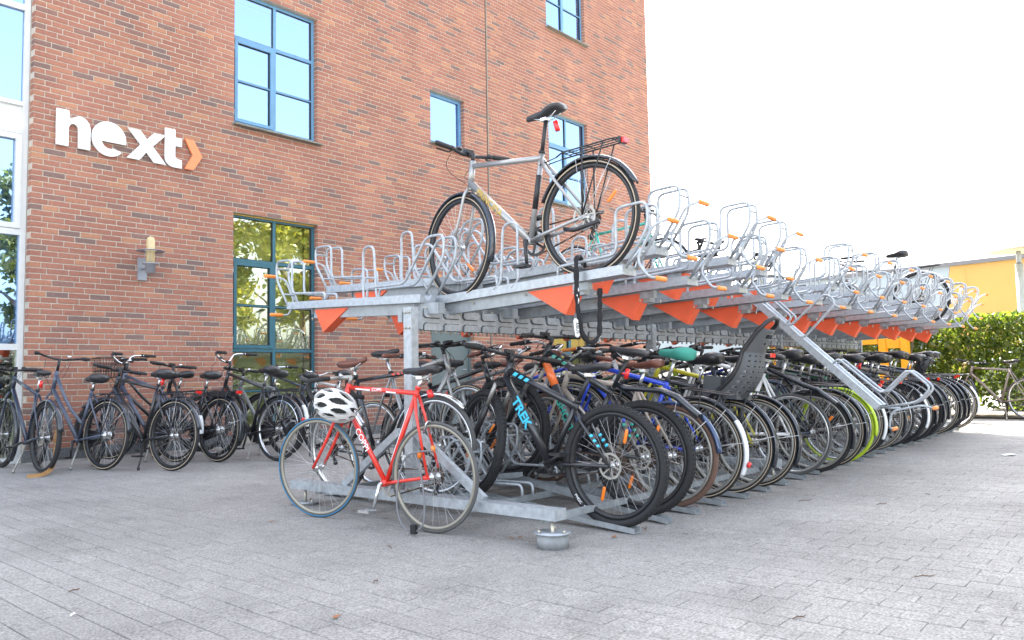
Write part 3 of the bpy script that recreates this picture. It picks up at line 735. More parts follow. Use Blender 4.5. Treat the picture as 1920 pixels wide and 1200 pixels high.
def wheel(parent, hub, s, front):
    R, w = s['R'], s['tw']
    rr = R-w*.9; rh = s.get('rimh', .018)
    me = cached(('rim',rr,rh,w), lambda: ringmesh('wheel', rr, [(.004,-w*.36),(-.004,-w*.40),(-rh*.7,-w*.34),(-rh,-.004),(-rh,.004),(-rh*.7,w*.34),(-.004,w*.40),(.004,w*.36)], M_ALU))
    o = ob('wheel', me, parent, hub, s.get('rim', M_ALU)); o.rotation_euler = (0, random.uniform(0, 6.28), 0)
    ob('tyre', me_tyre(R, w, s.get('knob', False)), o, None, s.get('tyre_f' if front else 'tyre', s.get('tyre', M_TYRE)))
    if s.get('line'): ob('tyre_line', cached(('tl',R,w), lambda: ringmesh('tyre_line', R-w*.42, [(.0032,w*.505),(-.0032,w*.50),(-.0032,-w*.50),(.0032,-w*.505)][:2]+[(-.0032,w*.49),(.0032,w*.495)], M_WALLT)), o, None, s['line'])
    if s.get('line'): ob('tyre_line', cached(('tl2',R,w), lambda: ringmesh('tyre_line', R-w*.42, [(.0032,-w*.505),(-.0032,-w*.50),(-.0032,-w*.49),(.0032,-w*.495)], M_WALLT)), o, None, s['line'])
    ob('spokes', me_spokes(round(rr-rh,3)), o, None, s.get('spoke', M_STEEL)); ob('hub', me_hub(s.get('bighub', False) and not front), o)
    if s.get('disc'): ob('brake_disc', me_disc(), o)
    if not front and s.get('cass', True): ob('cassette', me_cass(s.get('cr', .05)), o)
    for k in range(s.get('refl', 0)):
        a = 1.2+k*math.pi
        def f():
            b = MB(); b.cs = True; n = 10; b.loft([[(x*1.0+0, y*.9, .0+w_*math.cos(2*math.pi*i/n)*0+ w_*math.sin(2*math.pi*i/n)) for i in range(n) for y in [.006*math.cos(2*math.pi*i/n)]] for x, w_ in ((-.045,.004),(-.035,.012),(.035,.012),(.045,.004))]); return b.mesh('wheel_reflector', M_AMB)
        me = cached('refl', f); rad = rr*.62
        ob('wheel_reflector', me, o, mw=M.Rotation(-a, 4, 'Y') @ M.Translation((rad,0,0)) @ M.Rotation(R_(12), 4, 'Y'))
    return o
def me_guard(R, w, a0, a1, wide=.03):
    def f():
        b = MB(); b.cs = True; n = 26; rings = []; h = wide
        sec = [(-.012,-h),(.004,-h*.75),(.010,-h*.3),(.010,h*.3),(.004,h*.75),(-.012,h),(-.010,h-.002),(.0015,h*.7),(.007,h*.25),(.007,-h*.25),(.0015,-h*.7),(-.010,-h+.002)]
        for i in range(n+1):
            a = R_(a0+(a1-a0)*i/n); rr = R+.016
            rings.append([((rr+q)*math.cos(a), y, (rr+q)*math.sin(a)) for q, y in sec])
        b.loft(rings); return b.mesh('mudguard', M_GUARD)
    return cached(('guard',R,w,a0,a1,wide), f)
def me_saddle(kind):
    def f():
        b = MB()
        prof = {'race':[(-.135,.0,.016,.006),(-.128,.055,.034,.014),(-.09,.070,.048,.014),(-.04,.058,.046,.007),(.02,.030,.042,-.002),(.09,.021,.036,-.004),(.14,.017,.030,-.007),(.154,.004,.014,-.012)],
                'comfort':[(-.135,.01,.03,.0),(-.128,.08,.065,.006),(-.08,.105,.085,.010),(-.03,.092,.08,.006),(.02,.05,.062,-.004),(.08,.03,.05,-.006),(.125,.022,.038,-.010),(.14,.005,.016,-.014)],
                'brown':[(-.13,.005,.03,.012),(-.12,.07,.05,.016),(-.08,.078,.052,.012),(-.02,.05,.045,.0),(.05,.022,.035,-.006),(.12,.016,.032,-.002),(.15,.013,.03,.004),(.156,.004,.018,.004)]}[kind]
        rings = []
        for x, hw, th, dz in prof:
            hw = max(hw,.004); r = []
            for i in range(14):
                a = 2*math.pi*i/14; c, s_ = math.cos(a), math.sin(a)
                z = (s_*th*.45 if s_ > 0 else s_*th*.75)+dz
                if s_ > .3 and kind != 'comfort': z -= .0
                r.append((x, hw*math.copysign(abs(c)**.8, c), z))
            rings.append(r)
        b.loft(rings); b.cs = True
        return b.mesh('saddle', M_SADB)
    return cached(('saddle',kind), f)
def me_rails():
    def f():
        b = MB()
        for y in (-.022,.022): b.tube(rnd_path([(-.10,y*1.3,-.012),(-.05,y,-.045),(.03,y,-.045),(.11,y*.4,-.015)], .02), .0035, 6)
        b.box(-.02,.025,-.026,.026,-.055,-.036); return b.mesh('saddle_rails', M_ALU)
    return cached('rails', f)
def helix_cable(p, q, sag, n=10, side=0):
    p, q = V(p), V(q); return [p.lerp(q, i/n)+V((math.sin(math.pi*i/n)*sag[0], math.sin(math.pi*i/n)*(sag[1]+side), math.sin(math.pi*i/n)*sag[2])) for i in range(n+1)]
def text_mesh(txt, size, mt, extr=.0006, bold=.012):
    cu = bpy.data.curves.new('txt', 'FONT'); cu.body = txt; cu.size = size; cu.extrude = extr; cu.align_x = 'CENTER'; cu.align_y = 'CENTER'; cu.resolution_u = 3; cu.offset = size*bold
    o = bpy.data.objects.new('txt', cu); COL.objects.link(o); dg = bpy.context.evaluated_depsgraph_get(); dg.update()
    me = bpy.data.meshes.new_from_object(o.evaluated_get(dg)); bpy.data.objects.remove(o); bpy.data.curves.remove(cu)
    me.materials.clear(); me.materials.append(mt); me.name = 'lettering'; return me
def place_text(txt, size, mt, p, along, up_, parent, off):
    """text centred at p, baseline direction along, up_ direction; off = distance along normal"""
    a = V(along).normalized(); n = a.cross(V(up_)).normalized(); u = n.cross(a).normalized()
    me = cached(('txt',txt,size,mt.name), lambda: text_mesh(txt, size, mt))
    m_ = M((a, u, n)).transposed().to_4x4(); m_.translation = V(p)+n*off
    return ob('lettering', me, parent, mw=m_)

def bike(name, label, A, B, s, group=None, zA=None, zB=None, lean=0.):
    """A rear contact (x,y), B front direction point"""
    s = dict(s); s.setdefault('R', .345); s.setdefault('tw', .037); s.setdefault('wb', 1.08); R = s['R']; wb = s['wb']
    A = V((A[0], A[1], g(*A) if zA is None else zA)); Bv = V((B[0], B[1], g(*B[:2]) if zB is None else zB)); d = (Bv-A).normalized()
    y = V((-d.y, d.x, 0)).normalized(); z = d.cross(y)
    m_ = M((d, y, z)).transposed().to_4x4(); m_ = M.Translation(A) @ m_ @ M.Rotation(R_(lean), 4, 'X')
    root = bpy.data.objects.new(name, None); COL.objects.link(root); root.matrix_basis = m_; root.empty_display_size = .1
    tag(root, label, 'bicycle', group)
    P = s.get('paint', PAINT['black']); P2 = s.get('paint2', P)
    bb = V((s.get('bbx', .44), 0, s.get('bbz', .28)))
    sc = V((s.get('scx', bb.x-.155), 0, s.get('scz', .80)))     # seat cluster
    ht = V((s.get('htx', .90), 0, s.get('htz', .88))); hb = V((s.get('hbx', ht.x+.045), 0, s.get('hbz', ht.z-.14)))
    fa = V((wb, 0, R)); ra = V((0, 0, R)); sd_ = (sc-bb).normalized(); ax = (ht-hb).normalized()
    tr = s.get('tr', .015)
    fw = s.get('fw', .022); kind = s.get('frame', 'diamond')
    # frame
    b = MB()
    b.tube([bb+V((0,-.036,0)), bb+V((0,.036,0))], .021, 12)
    b.tube([hb, ht+ax*.005], tr*1.25, 12)
    b.tube([bb, sc+sd_*.03], tr, 10)
    dt0 = hb+ax*.03; ttl = s.get('ttlow', .03)
    b.tube([dt0, bb], s.get('dtr', tr*1.2), 12)
    if kind == 'diamond': b.tube([ht-ax*ttl, sc-sd_*.012], s.get('ttr', tr), 10)
    elif kind == 'step': b.tube(rnd_path([ht-ax*.035, hb.lerp(bb, .5)+V((-.03,0,.11)), bb+sd_*.17], .25, 6), tr, 10)
    elif kind == 'wave': pass
    st0 = sc-sd_*s.get('ssd', .02)
    for q in (-1, 1):
        b.tube([st0+V((-.005,q*.016,0)), st0.lerp(ra, .25)+V((0,q*.04,0)), ra+V((.0,q*.062,.0))], [tr*.62,tr*.6,tr*.5], 8)
        b.tube([bb+V((-.02,q*.02,0)), bb.lerp(ra,.3)+V((0,q*.04,0)), ra+V((0.0,q*.062,.0))], [tr*.72,tr*.72,tr*.55], 8)
        b.obox(ra+V((.03,q*.062,-.005)), ra+V((-.012,q*.062,.004)), .005, .028, V((0,0,1)))
    fr = b.build('frame', P, root)
    if P2 is not P:
        b = MB(); b.tube([dt0.lerp(bb,.05), dt0.lerp(bb,.30)], s.get('dtr', tr*1.2)+.0008, 12); b.build('frame_panel', P2, fr)
    stp = s.get('stripe')
    if stp:
        b = MB()
        for i_ in range(3):
            t0 = ht-ax*ttl; dd_ = (sc-t0).normalized(); nn_ = V((dd_.z,0,-dd_.x)); a_ = t0.lerp(sc, .10+.085*i_); hgt = s.get('ttr', tr)*.55
            for q in (-1,1):
                y_ = q*(s.get('ttr', tr)+.0006); pl = [a_+dd_*.0-nn_*hgt, a_+dd_*.030-nn_*hgt, a_+dd_*.045+nn_*hgt, a_+dd_*.015+nn_*hgt]
                b.add([p_+V((0,y_-q*.006*(k_ in (0,1,2,3)),0)) for k_, p_ in enumerate(pl)]+[p_+V((0,y_,0)) for p_ in pl], [[4,5,6,7],[0,1,5,4],[1,2,6,5],[2,3,7,6],[3,0,4,7]])
            a_ = sc.lerp(ra, .50+.085*i_); c_ = sc.lerp(ra, .535+.085*i_)
            for q in (-1,1): b.tube([a_+V((0,q*.046,0)), c_+V((0,q*.049,0))], tr*.60+.0007, 8)
        o = b.build('stripes', stp, fr); o['kind'] = 'stuff'
    wheel(root, ra, s, False)
    # front assembly, steered
    st = s.get('steer', 0)
    Mst = M.Translation(hb) @ M.Rotation(R_(st), 4, ax) @ M.Translation(-hb)
    fo = empty('front_fork', (0,0,0), parent=root) if False else None
    b = MB(); cr = hb-ax*.02
    FP = s.get('fork', P)
    tip = fa
    if s.get('susp'):
        b.tube([hb, cr], .02, 10); b.obox(cr+V((0,-.065,0)), cr+V((0,.065,0)), .034, .03)
        for q in (-1, 1):
            low = fa+V((-.02,q*.062,0)); top = cr+V((0,q*.062,0)); mid = top.lerp(low, .38)
            b.tube([mid, low], .021, 10)
        fk = b.build('fork', FP, root, mw_(Mst))
        b = MB()
        for q in (-1, 1):
            low = fa+V((-.02,q*.062,0)); top = cr+V((0,q*.062,0)); b.tube([top, top.lerp(low,.4)], .0145, 10)
        b.build('stanchion', M_ALUD, fk)
    else:
        for q in (-1, 1): b.tube(rnd_path([cr+V((0,q*.018,.01)), cr+V((.005,q*.047,-.03)), cr.lerp(fa,.55)+V((-.012,q*.052,0)), fa+V((0,q*.055,0))], .05), s.get('fr', .0115), 8)
        b.tube([hb, cr], tr*1.1, 10)
        fk = b.build('fork', FP, root, mw_(Mst))
    fk.matrix_basis = Mst
    fwh = wheel(root, fa, s, True); fwh.matrix_basis = Mst @ M.Translation(fa) @ M.Rotation(random.uniform(0,6), 4, 'Y')
    # stem + bar
    bt = s.get('bar', 'flat'); bh = s.get('barh', .06)
    top = ht+ax*bh; reach = s.get('reach', .07)
    bc = top+V((reach, 0, s.get('brise', .01)))
    b = MB(); b.tube([ht, top+ax*.01], .014, 10); b.tube([top, bc], .0155, 10); stm = b.build('stem', s.get('stemm', M_BLK), root); stm.matrix_basis = Mst
    b = MB(); BM = s.get('barm', M_BLK); gp = []
    W2 = s.get('barw', .275)
    if bt == 'flat':
        for q in (-1, 1): gp.append([(bc.x-.035, q*(W2-.12), bc.z+.012), (bc.x-.06, q*W2, bc.z+.012)])
        b.tube([gp[0][1], gp[0][0], (bc.x,-.05,bc.z), (bc.x,.05,bc.z), gp[1][0], gp[1][1]], .0125, 8)
    elif bt == 'city':
        hB = s.get('cityh', .06)
        for q in (-1, 1): gp.append([(bc.x-.10, q*(W2-.03), bc.z+hB), (bc.x-.22, q*W2, bc.z+hB-.01)])
        b.tube(rnd_path([gp[0][1], gp[0][0], (bc.x+.03,-.16,bc.z+hB), (bc.x,-.05,bc.z), (bc.x,.05,bc.z), (bc.x+.03,.16,bc.z+hB), gp[1][0], gp[1][1]], .06), .0115, 8)
    elif bt == 'drop':
        for q in (-1, 1): gp.append([(bc.x+.03, q*.20, bc.z-.005), (bc.x+.085, q*.205, bc.z-.012), (bc.x+.09,q*.208,bc.z-.06), (bc.x+.05,q*.21,bc.z-.125), (bc.x-.04,q*.215,bc.z-.14)])
        b.tube(rnd_path([(bc.x,-.19,bc.z), (bc.x,.19,bc.z)], .02), .0125, 8)
    hbz = b.build('handlebar', BM, root); hbz.matrix_basis = Mst
    if bt == 'drop':
        for q in (0, 1):
            b = MB(); b.tube(rnd_path([(bc.x, gp[q][0][1]*.55, bc.z)]+[ (bc.x,gp[q][0][1]*.95,bc.z)]+gp[q][0:], .035), .016, 8); b.build('grip', M_TAPE, hbz)
            b = MB(); hx, hy, hz = gp[q][1]; b.tube([(hx,hy,hz),(hx+.05,hy,hz+.012),(hx+.065,hy,hz+.035)], [.016,.017,.011], 8); b.tube([(hx+.055,hy,hz),(hx+.07,hy*1.02,hz-.06),(hx+.05,hy*1.02,hz-.12)], .006, 6); b.build('brake_lever', M_BLK if q else M_ALU, hbz)
            b = MB(); b.tube([(bc.x,(.06 if q else -.06),bc.z),(bc.x,(.10 if q else -.10),bc.z)], .0165, 8); b.build('bar_clamp', M_WHITEP, hbz) if False else None
    else:
        for q in (0, 1):
            p0, p1 = V(gp[q][0]), V(gp[q][1]); b = MB(); dd = (p1-p0).normalized(); b.tube([p0-dd*.0, p0+dd*.01, p1, p1+dd*.012], [.0155,.0165,.0165,.012], 9); b.build('grip', s.get('gripm', M_RUB), hbz)
            b = MB(); c0 = p0-dd*.03; fwd = V((.05,0,-.02)); b.tube([c0-dd*.01, c0+dd*.02], .018, 8)
            b.tube(rnd_path([c0+V((.01,0,-.005)), c0+V((.045,0,-.012)), c0+V((.045,0,-.015))+dd*.12], .03), .0055, 6); b.build('brake_lever', s.get('leverm', M_BLK), hbz)
        if s.get('bell', True):
            b = lathe([(.004,.03),(.018,.026),(.024,.015),(.024,.008),(.004,.008)], 12, (bc.x-.01, .09*(1 if random.random()<.5 else -1), bc.z+(.012 if bt=='flat' else .025))); b.build('bell', M_BLK if random.random()<.5 else M_CHROME, hbz)
        if bt == 'flat' or s.get('unit'):
            b = MB(); b.box(bc.x-.02,bc.x+.03,-.03,.03,bc.z+.012,bc.z+.035) ; b.build('bar_light', M_BLK, hbz)
    # cables
    b = MB()
    for q in (-1, 1):
        e0 = V((bc.x+.03, q*.12, bc.z)); b.tube(helix_cable(e0, hb+V((.03,q*.015,.03)), (.09,q*.03,.02)), .0022, 4)
    b.tube(helix_cable((bc.x+.02,-.1,bc.z), dt0+V((-.03,0,.02)), (.10,.02,-.03)), .0022, 4)
    cb_ = b.build('brake_cables', s.get('cable', M_RUB), root); cb_.matrix_basis = Mst; cb_['kind'] = 'stuff'
    # seat
    sh = s.get('sadh', .98); k_ = (sh-.055-sc.z)/sd_.z; sp = sc+sd_*k_
    b = MB(); b.tube([sc, sp], .0136, 10); b.build('seatpost', s.get('postm', M_ALU), root)
    b = MB(); b.tube([sc+sd_*.018, sc+sd_*.033], tr*1.25, 10); b.build('seat_clamp', s.get('clampm', M_BLK), root)
    smt = s.get('sadm', M_SADB); so_ = ob('saddle', me_saddle(s.get('sad', 'race')), root, sp+V((.0,0,.045)), smt); so_.rotation_euler = (0, R_(s.get('sadt', -2)), 0)
    ob('saddle_rails', me_rails(), so_)
    # drivetrain (right side y<0)
    ca = s.get('crank', random.uniform(0,360)); cl = .17
    if not s.get('far'):
        def cr_ring():
            b = MB(); n = 44; r = .085; rings = []
            for (rr_, yy) in ((.070,-.048),(.088,-.048),(.088,-.044),(.070,-.044)):
                rings.append([((rr_+(.002 if (i%2 and rr_>.08) else 0))*math.cos(2*math.pi*i/n), yy, (rr_+(.002 if (i%2 and rr_>.08) else 0))*math.sin(2*math.pi*i/n)) for i in range(n)])
            rings.append(rings[0]); b.loft(rings, False, False)
            for k in range(5): a = 2*math.pi*k/5; b.obox((0,-.046,0), (.073*math.cos(a),-.046,.073*math.sin(a)), .016, .004, V((0,1,0)))
            return b.mesh('chainring', M_ALUD)
        ob('chainring', cached('cring', cr_ring), root, bb, s.get('ringm', M_BLK))
    for q in (-1, 1):
        a = R_(ca+(180 if q > 0 else 0)); e = bb+V((cl*math.cos(a), q*.068, cl*math.sin(a)))
        b = MB(); b.tube([bb+V((0,q*.03,0)), bb+V((0,q*.058,0))], .011, 8); b.cs = True; b.tube([bb+V((0,q*.058,0)), e], [.0135,.0095], 8); b.tube([e+V((0,-q*.006,0)), e+V((0,q*.03,0))], .007, 6)
        c_ = b.build('crank_arm', s.get('crm', M_BLK), root)
        b = MB(); b.box(e.x-.045,e.x+.045, *(sorted((e.y+q*.012, e.y+q*.020))), e.z-.008,e.z+.008); b.box(e.x-.045,e.x+.045, *(sorted((e.y+q*.078, e.y+q*.086))), e.z-.008,e.z+.008)
        for xx_ in (-.045,.035): b.box(e.x+xx_,e.x+xx_+.01, *(sorted((e.y+q*.020, e.y+q*.078))), e.z-.007,e.z+.007)
        b.tube([e+V((0,q*.012,0)), e+V((0,q*.082,0))], .009, 6)
        pd = b.build('pedal', s.get('pedm', M_BLK), c_)
    if s.get('chaincase'):
        b = MB(); pts = [(bb.x+.10*math.cos(R_(a)), bb.z+.10*math.sin(R_(a))) for a in range(-90, 91, 15)]+[(ra.x+.045*math.cos(R_(a)), ra.z+.045*math.sin(R_(a))) for a in range(90, 271, 20)]
        b.prism(pts, -.062, -.040); b.build('chain_case', M_BLK, root)
    else:
        b = MB(); r0, r1 = .088, .038
        for q in (1, -1): b.obox(bb+V((0,-.046,q*r0)), ra+V((0,-.042,q*r1)), .006, .008)
        b.build('chain', M_CHAIN, root)
        if s.get('mech', True):
            b = MB(); b.obox(ra+V((.0,-.058,-.02)), ra+V((.03,-.058,-.10)), .008, .02, V((0,1,0))); b.tube([ra+V((.03,-.064,-.10)), ra+V((.03,-.05,-.10))], .02, 10); b.tube([ra+V((.0,-.064,-.04)), ra+V((.0,-.05,-.04))], .02, 10); b.build('derailleur', M_BLK, root)
    # mudguards
    gd = s.get('guard')
    if gd:
        o = ob('mudguard', me_guard(R, s['tw'], s.get('ga0', 25), s.get('ga1', 215), s.get('gw', .028)), root, mw=M.Translation(ra) @ M.Rotation(0, 4, 'Y'))
        # arc angles are measured from +x towards +z; rear guard covers front-top-back
        o.matrix_basis = M.Translation(ra) @ M.Rotation(R_(0), 4, 'Y'); o.material_slots[0].link = 'OBJECT'; o.material_slots[0].material = gd
        b = MB()
        for q in (-1, 1):
            a = R_(s.get('ga1', 215)-35); b.tube([(0,q*.055,R), ((R+.02)*math.cos(a), q*.03, R+(R+.02)*math.sin(a))], .0024, 5)
            if s.get('stay2', True): a = R_(s.get('ga1', 215)-75); b.tube([(0,q*.055,R), ((R+.02)*math.cos(a), q*.03, R+(R+.02)*math.sin(a))], .0024, 5)
        b.build('guard_stay', M_STEEL, root)
        if s.get('gtail'):
            a0 = s.get('ga1', 215)-s['gtail']
            ob('guard_tail', me_guard(R+.001, s['tw'], a0, s.get('ga1', 215)+1, s.get('gw', .028)+.001), root, ra, M_GUARDW)
        fg = ob('mudguard', me_guard(R, s['tw'], -8 if False else 20, 205, s.get('gw', .028)), root, None, s.get('guardf', gd)) 
        fg.matrix_basis = Mst @ M.Translation(fa) @ M.Rotation(R_(s.get('fgrot', -22)), 4, 'Y')
    if s.get('clipguard'):   # short flat guard held on the seatpost
        b = MB(); p0 = sc+V((-.03,0,.06)); pts = [p0, p0+V((-.07,0,-.02)), V((-.08,0,2*R+.085)), V((-.20,0,2*R+.060)), V((-.36,0,2*R-.035))]
        b.cs = True; rings = []
        for i, p in enumerate(pts):
            w_ = (.014,.024,.038,.046,.048)[i]; rings.append([(p.x,-w_,p.z-.022),(p.x,-w_*.5,p.z+.012),(p.x,w_*.5,p.z+.012),(p.x,w_,p.z-.022),(p.x,w_*.5,p.z+.006),(p.x,-w_*.5,p.z+.006)])
        b.loft(rings, True, True); b.build('clip_mudguard', M_GUARD, root)
    if s.get('carrier'):
        zt = 2*R+.065; x0, x1 = .13, -.24; b = MB()
        b.tube(rnd_path([(x0+.06,-.03,zt-.01),(x0,-.055,zt),(x1,-.055,zt),(x1-.03,0,zt+.005),(x1,.055,zt),(x0,.055,zt),(x0+.06,.03,zt-.01)], .03), .005, 7)
        for yy in (-.02,.02): b.tube([(x0,yy,zt),(x1-.01,yy,zt)], .0035, 6)
        for xx_ in (x0,-.05,x1+.02): b.tube([(xx_,-.055,zt),(xx_,.055,zt)], .004, 6)
        for q in (-1,1): b.tube([(.0,q*.066,R+.01),(-.02,q*.058,zt)], .005, 6); b.tube([(.0,q*.066,R+.01),(-.17,q*.058,zt)], .0045, 6); b.tube([(x0+.06,q*.03,zt-.01),(st0.x,q*.02,st0.z-.04)], .004, 6)
        ca_ = b.build('carrier', s.get('carm', M_BLK), root)
        if s.get('battery'): b = MB(); b.box(-.20,.16,-.05,.05,zt-.055,zt-.006); b.build('battery', M_BLK, root)
        if s.get('rlight', random.random() < .62):
            lw = random.uniform(.022,.036); lh = random.uniform(-.004,.006); b = MB(); b.box(x1-.050,x1-.03,-lw,lw,zt-.028+lh,zt+.002+lh); b.build('rear_light', M_RED, root)
            b = MB(); b.box(x1-.030,x1-.012,-.035,.035,zt-.026,zt+.008); b.build('light_housing', M_BLK, root)
    if s.get('postlight'):
        p = sc+sd_*(k_*.55); b = MB(); b.tube([p+V((-.045,0,-.03)), p+V((-.055,0,.035))], .016, 8); b.tube([p, p+V((-.04,0,0))], .008, 6); b.build('rear_light', M_RED, root)
    if s.get('guardrefl'):
        a = R_(s.get('ga1', 215)-12); p = V(((R+.03)*math.cos(a), 0, R+(R+.03)*math.sin(a))); b = MB(); b.tube([p, p+V((-.018,0,-.004))], [.022,.018], 12); b.build('rear_reflector', M_RED, root)
    if s.get('stand'):
        q = 1; b = MB(); p = bb+V((-.07,.03,-.02)); b.tube([p, V((p.x-.09, .16, .02))], [.010,.008], 8); b.tube([V((p.x-.085,.155,.03)), V((p.x-.10,.165,.004))], .013, 8); b.build('kickstand', s.get('standm', M_ALUD), root)
    if s.get('basket'):
        bx = bc.x+.13; bz = bc.z-.06; b = MB(); bm_ = s.get('basketm', M_BLK)
        def rect(z, k): return [(bx-.13*k,-.18*k,z),(bx+.13*k,-.18*k,z),(bx+.13*k,.18*k,z),(bx-.13*k,.18*k,z)]
        for z_, k__ in ((bz+.11,1.),(bz+.04,.94),(bz-.04,.88),(bz-.12,.82)): b.tube(rect(z_,k__), .0035 if z_ < bz+.1 else .006, 5, closed=True)
        for i_ in range(9):
            t = i_/8
            for e0, e1 in ((0,1),(3,2),(0,3),(1,2)):
                u0, l0 = rect(bz+.11,1.), rect(bz-.12,.82); pu = V(u0[e0]).lerp(V(u0[e1]), t); pl = V(l0[e0]).lerp(V(l0[e1]), t); b.tube([pu, pl], .0018, 4)
            lo_ = rect(bz-.12,.82); b.tube([V(lo_[0]).lerp(V(lo_[1]),t), V(lo_[3]).lerp(V(lo_[2]),t)], .0018, 4)
        bk = b.build('basket', bm_, root); bk.matrix_basis = Mst
    if s.get('flight'):
        b = lathe([(.006,-.03),(.024,-.02),(.03,.02),(.004,.024)], 12, ax='y'); o = b.build('front_light', M_CHROME if s.get('flight') == 'c' else M_BLK, root); o.matrix_basis = Mst @ M.Translation(hb+V((.07,0,.02))) @ M.Rotation(R_(-90), 4, 'Z')
    return root, dict(bb=bb, sc=sc, ht=ht, hb=hb, dt0=dt0, bc=bc, sp=sp, ra=ra, fa=fa, frame=fr, Mst=Mst)
def mw_(m_): return None

# ------------------------------------------------------------------ bicycles in the rack
_sr = random.Random(11)
def slot(side, i, name, label, s, group=None, dy=0., lean=None):
    if lean is None: lean = _sr.uniform(-3.2, 3.2)
    X = (.75 if side < 0 else .565)+PIT*i+_sr.uniform(-.015,.015); s = dict(s); s.setdefault('tw', _sr.choice([.036,.040,.045])); s.setdefault('sadt', _sr.uniform(-8,5))
    if i > 10: s['rim'] = s['rim'] if s.get('rim') is M_CHROME else _sr.choice([M_ALUD,M_BLK,M_ALU]); s.setdefault('spoke', _sr.choice([M_STEEL,M_ALUD]))
    zi, sl = LOWI[(side, max(0,min(i,NT-2)))]
    ur = 1.18+dy; uf = ur-s.get('wb', 1.08)
    zr = zi+sl*ur+.008; zf = zi+sl*uf+.008
    return bike(name, label, (X, YC+side*ur), (X, YC+side*uf), s, group, zr, zf, lean)
GR = 'bicycles parked in the lower tier facing the paving'; GL = 'bicycles parked in the lower tier facing the wall'
MTB = dict(R=.365, tw=.056, wb=1.15, knob=True, susp=True, bbx=.485, bbz=.31, scx=.30, scz=.70, htx=.855, htz=.93, hbx=.90, hbz=.80, sadh=.95, barh=.045, reach=.06, barw=.36, disc=True, tr=.019, dtr=.029, ttr=.023, ttlow=.05, rimh=.022, refl=2, postm=M_BLK, rim=M_BLK, fork=M_BLK, cr=.07, bell=False)
trek, K = slot(-1, 0, 'mountain_bike', 'black mountain bike with cyan frame lettering and knobbly tyres, nearest in the lower row', dict(MTB, paint=PAINT['black'], stripe=PAINT['cyan'], crank=330, steer=-24), GR, 0., 0.)
def lettering(K, txt, size, mt, f0, frm='down', sgn=1, spec=None, dn=None, parent=None):
    a, b_ = (K['dt0'], K['bb']) if frm == 'down' else ((K['ht'], K['sc']) if frm == 'top' else (K['sc'], K['bb']))
    p = a.lerp(b_, f0); al = (b_-a); 
    side = V((0, sgn, 0)); up_ = side.cross(al)*1
    if up_.z < 0: up_ = -up_
    al2 = up_.cross(side)
    return p, al, side
def side_text(K, txt, size, mt, f0, tuber, frm='down', rev=False, dz=0., bold=.012):
    """text on the left side (+y) of a tube; reads along the tube from head to bottom bracket"""
    a, b_ = {'down':(K['dt0'], K['bb']), 'top':(K['ht']-(K['ht']-K['hb']).normalized()*.03, K['sc']), 'seat':(K['sc'], K['bb'])}[frm]
    p = a.lerp(b_, f0); al = (b_-a).normalized()
    if rev: al = -al
    n = V((0, 1, 0)); u = n.cross(al).normalized()
    me = cached(('txt',txt,size,mt.name), lambda: text_mesh(txt, size, mt, .0006, bold))
    m_ = M((al, u, n)).transposed().to_4x4(); m_.translation = p+n*(tuber+.0012)+V((0,0,dz))
    return ob('lettering', me, K['frame'], mw=m_)
M_CYANT = mat('cyan_print', COLS['cyan'], .4); M_WT = mat('white_print', (.8,.8,.8), .4); M_YT = mat('yellow_print', (.55,.36,.06), .4); M_TT = mat('teal_print', COLS['teal'], .4)
side_text(K, 'TREK', .092, M_CYANT, .42, .029, bold=.032)
# tyre lettering
def tyre_text(root, K, txt, size, R, w, a_mid, hub='ra'):
    for i_, ch in enumerate(txt):
        if ch == ' ': continue
        a = R_(a_mid+ (i_-len(txt)/2)*size*.70/(R-w*.6)*57.3); c, s_ = math.cos(a), math.sin(a)
        me = cached(('txt',ch,size,'w'), lambda: text_mesh(ch, size, M_WT)); r_ = R-w*.58; p = K[hub]+V((r_*c, w*.5+.001, r_*s_))
        al = V((-s_,0,c)); n = V((0,1,0)); u = n.cross(al); u = V((-c,0,-s_))
        al = u.cross(n)
        m_ = M((al, u, n)).transposed().to_4x4(); m_.translation = p; ob('lettering', me, root, mw=m_)
tyre_text(trek, K, 'XR2 COMP', .026, .365, .056, -50)
_, K = slot(-1, 1, 'mountain_bike', 'black mountain bike with orange head tube and teal stripes, second in the lower row', dict(MTB, R=.36, paint=PAINT['black'], paint2=PAINT['orange'], stripe=PAINT['teal'], clipguard=True, sadh=1.03, scz=.74, htz=.99, hbz=.86, steer=5, crank=30, postlight=True), GR, -.05)
side_text(K, 'GHOST', .075, M_TT, .62, .029)
CITY = dict(frame='diamond', rim=M_ALUD, tw=.040, tr=.017, guard=M_GUARD, carrier=True, bar='city', tyre=M_TYRE, disc=False, chaincase=True, sad='comfort', stand=True, sadh=.98, scz=.78, htz=.86, hbz=.70, htx=.90, ga1=198, mech=False)
def C(**k): return dict(CITY, **k)
slot(-1, 2, 'city_bike', 'silver city bike with brown tyres, brown saddle and short blue mudguard tip', C(paint=PAINT['tan'], paint2=PAINT['tan'], R=.345, tw=.045, tyre=M_TYREB, sad='brown', sadm=M_SADBR, carrier=False, stand=False, chaincase=False, gripm=M_SADBR, ga1=170, sadh=.96, steer=-8, guard=mat('mudguard_blue', (.03,.06,.14), .2, coat=.6)), GR, -.04)
slot(-1, 3, 'city_bike', 'blue city bike with white mudguard tail and a teal cloth saddle cover', C(paint=PAINT['blue'], R=.35, gtail=60, guardrefl=True, line=M_WALLT, sadh=1.02, sadm=M_TEAL, sad='comfort', bar='flat', barm=M_ALU, steer=6), GR, -.04)
seatb, KS = slot(-1, 4, 'city_bike', 'black city bike carrying a dark perforated child seat over its rear wheel', C(paint=PAINT['black'], line=M_WALLT, R=.35, sad='comfort', rlight=False, sadh=1.0, steer=4), GR, .02)
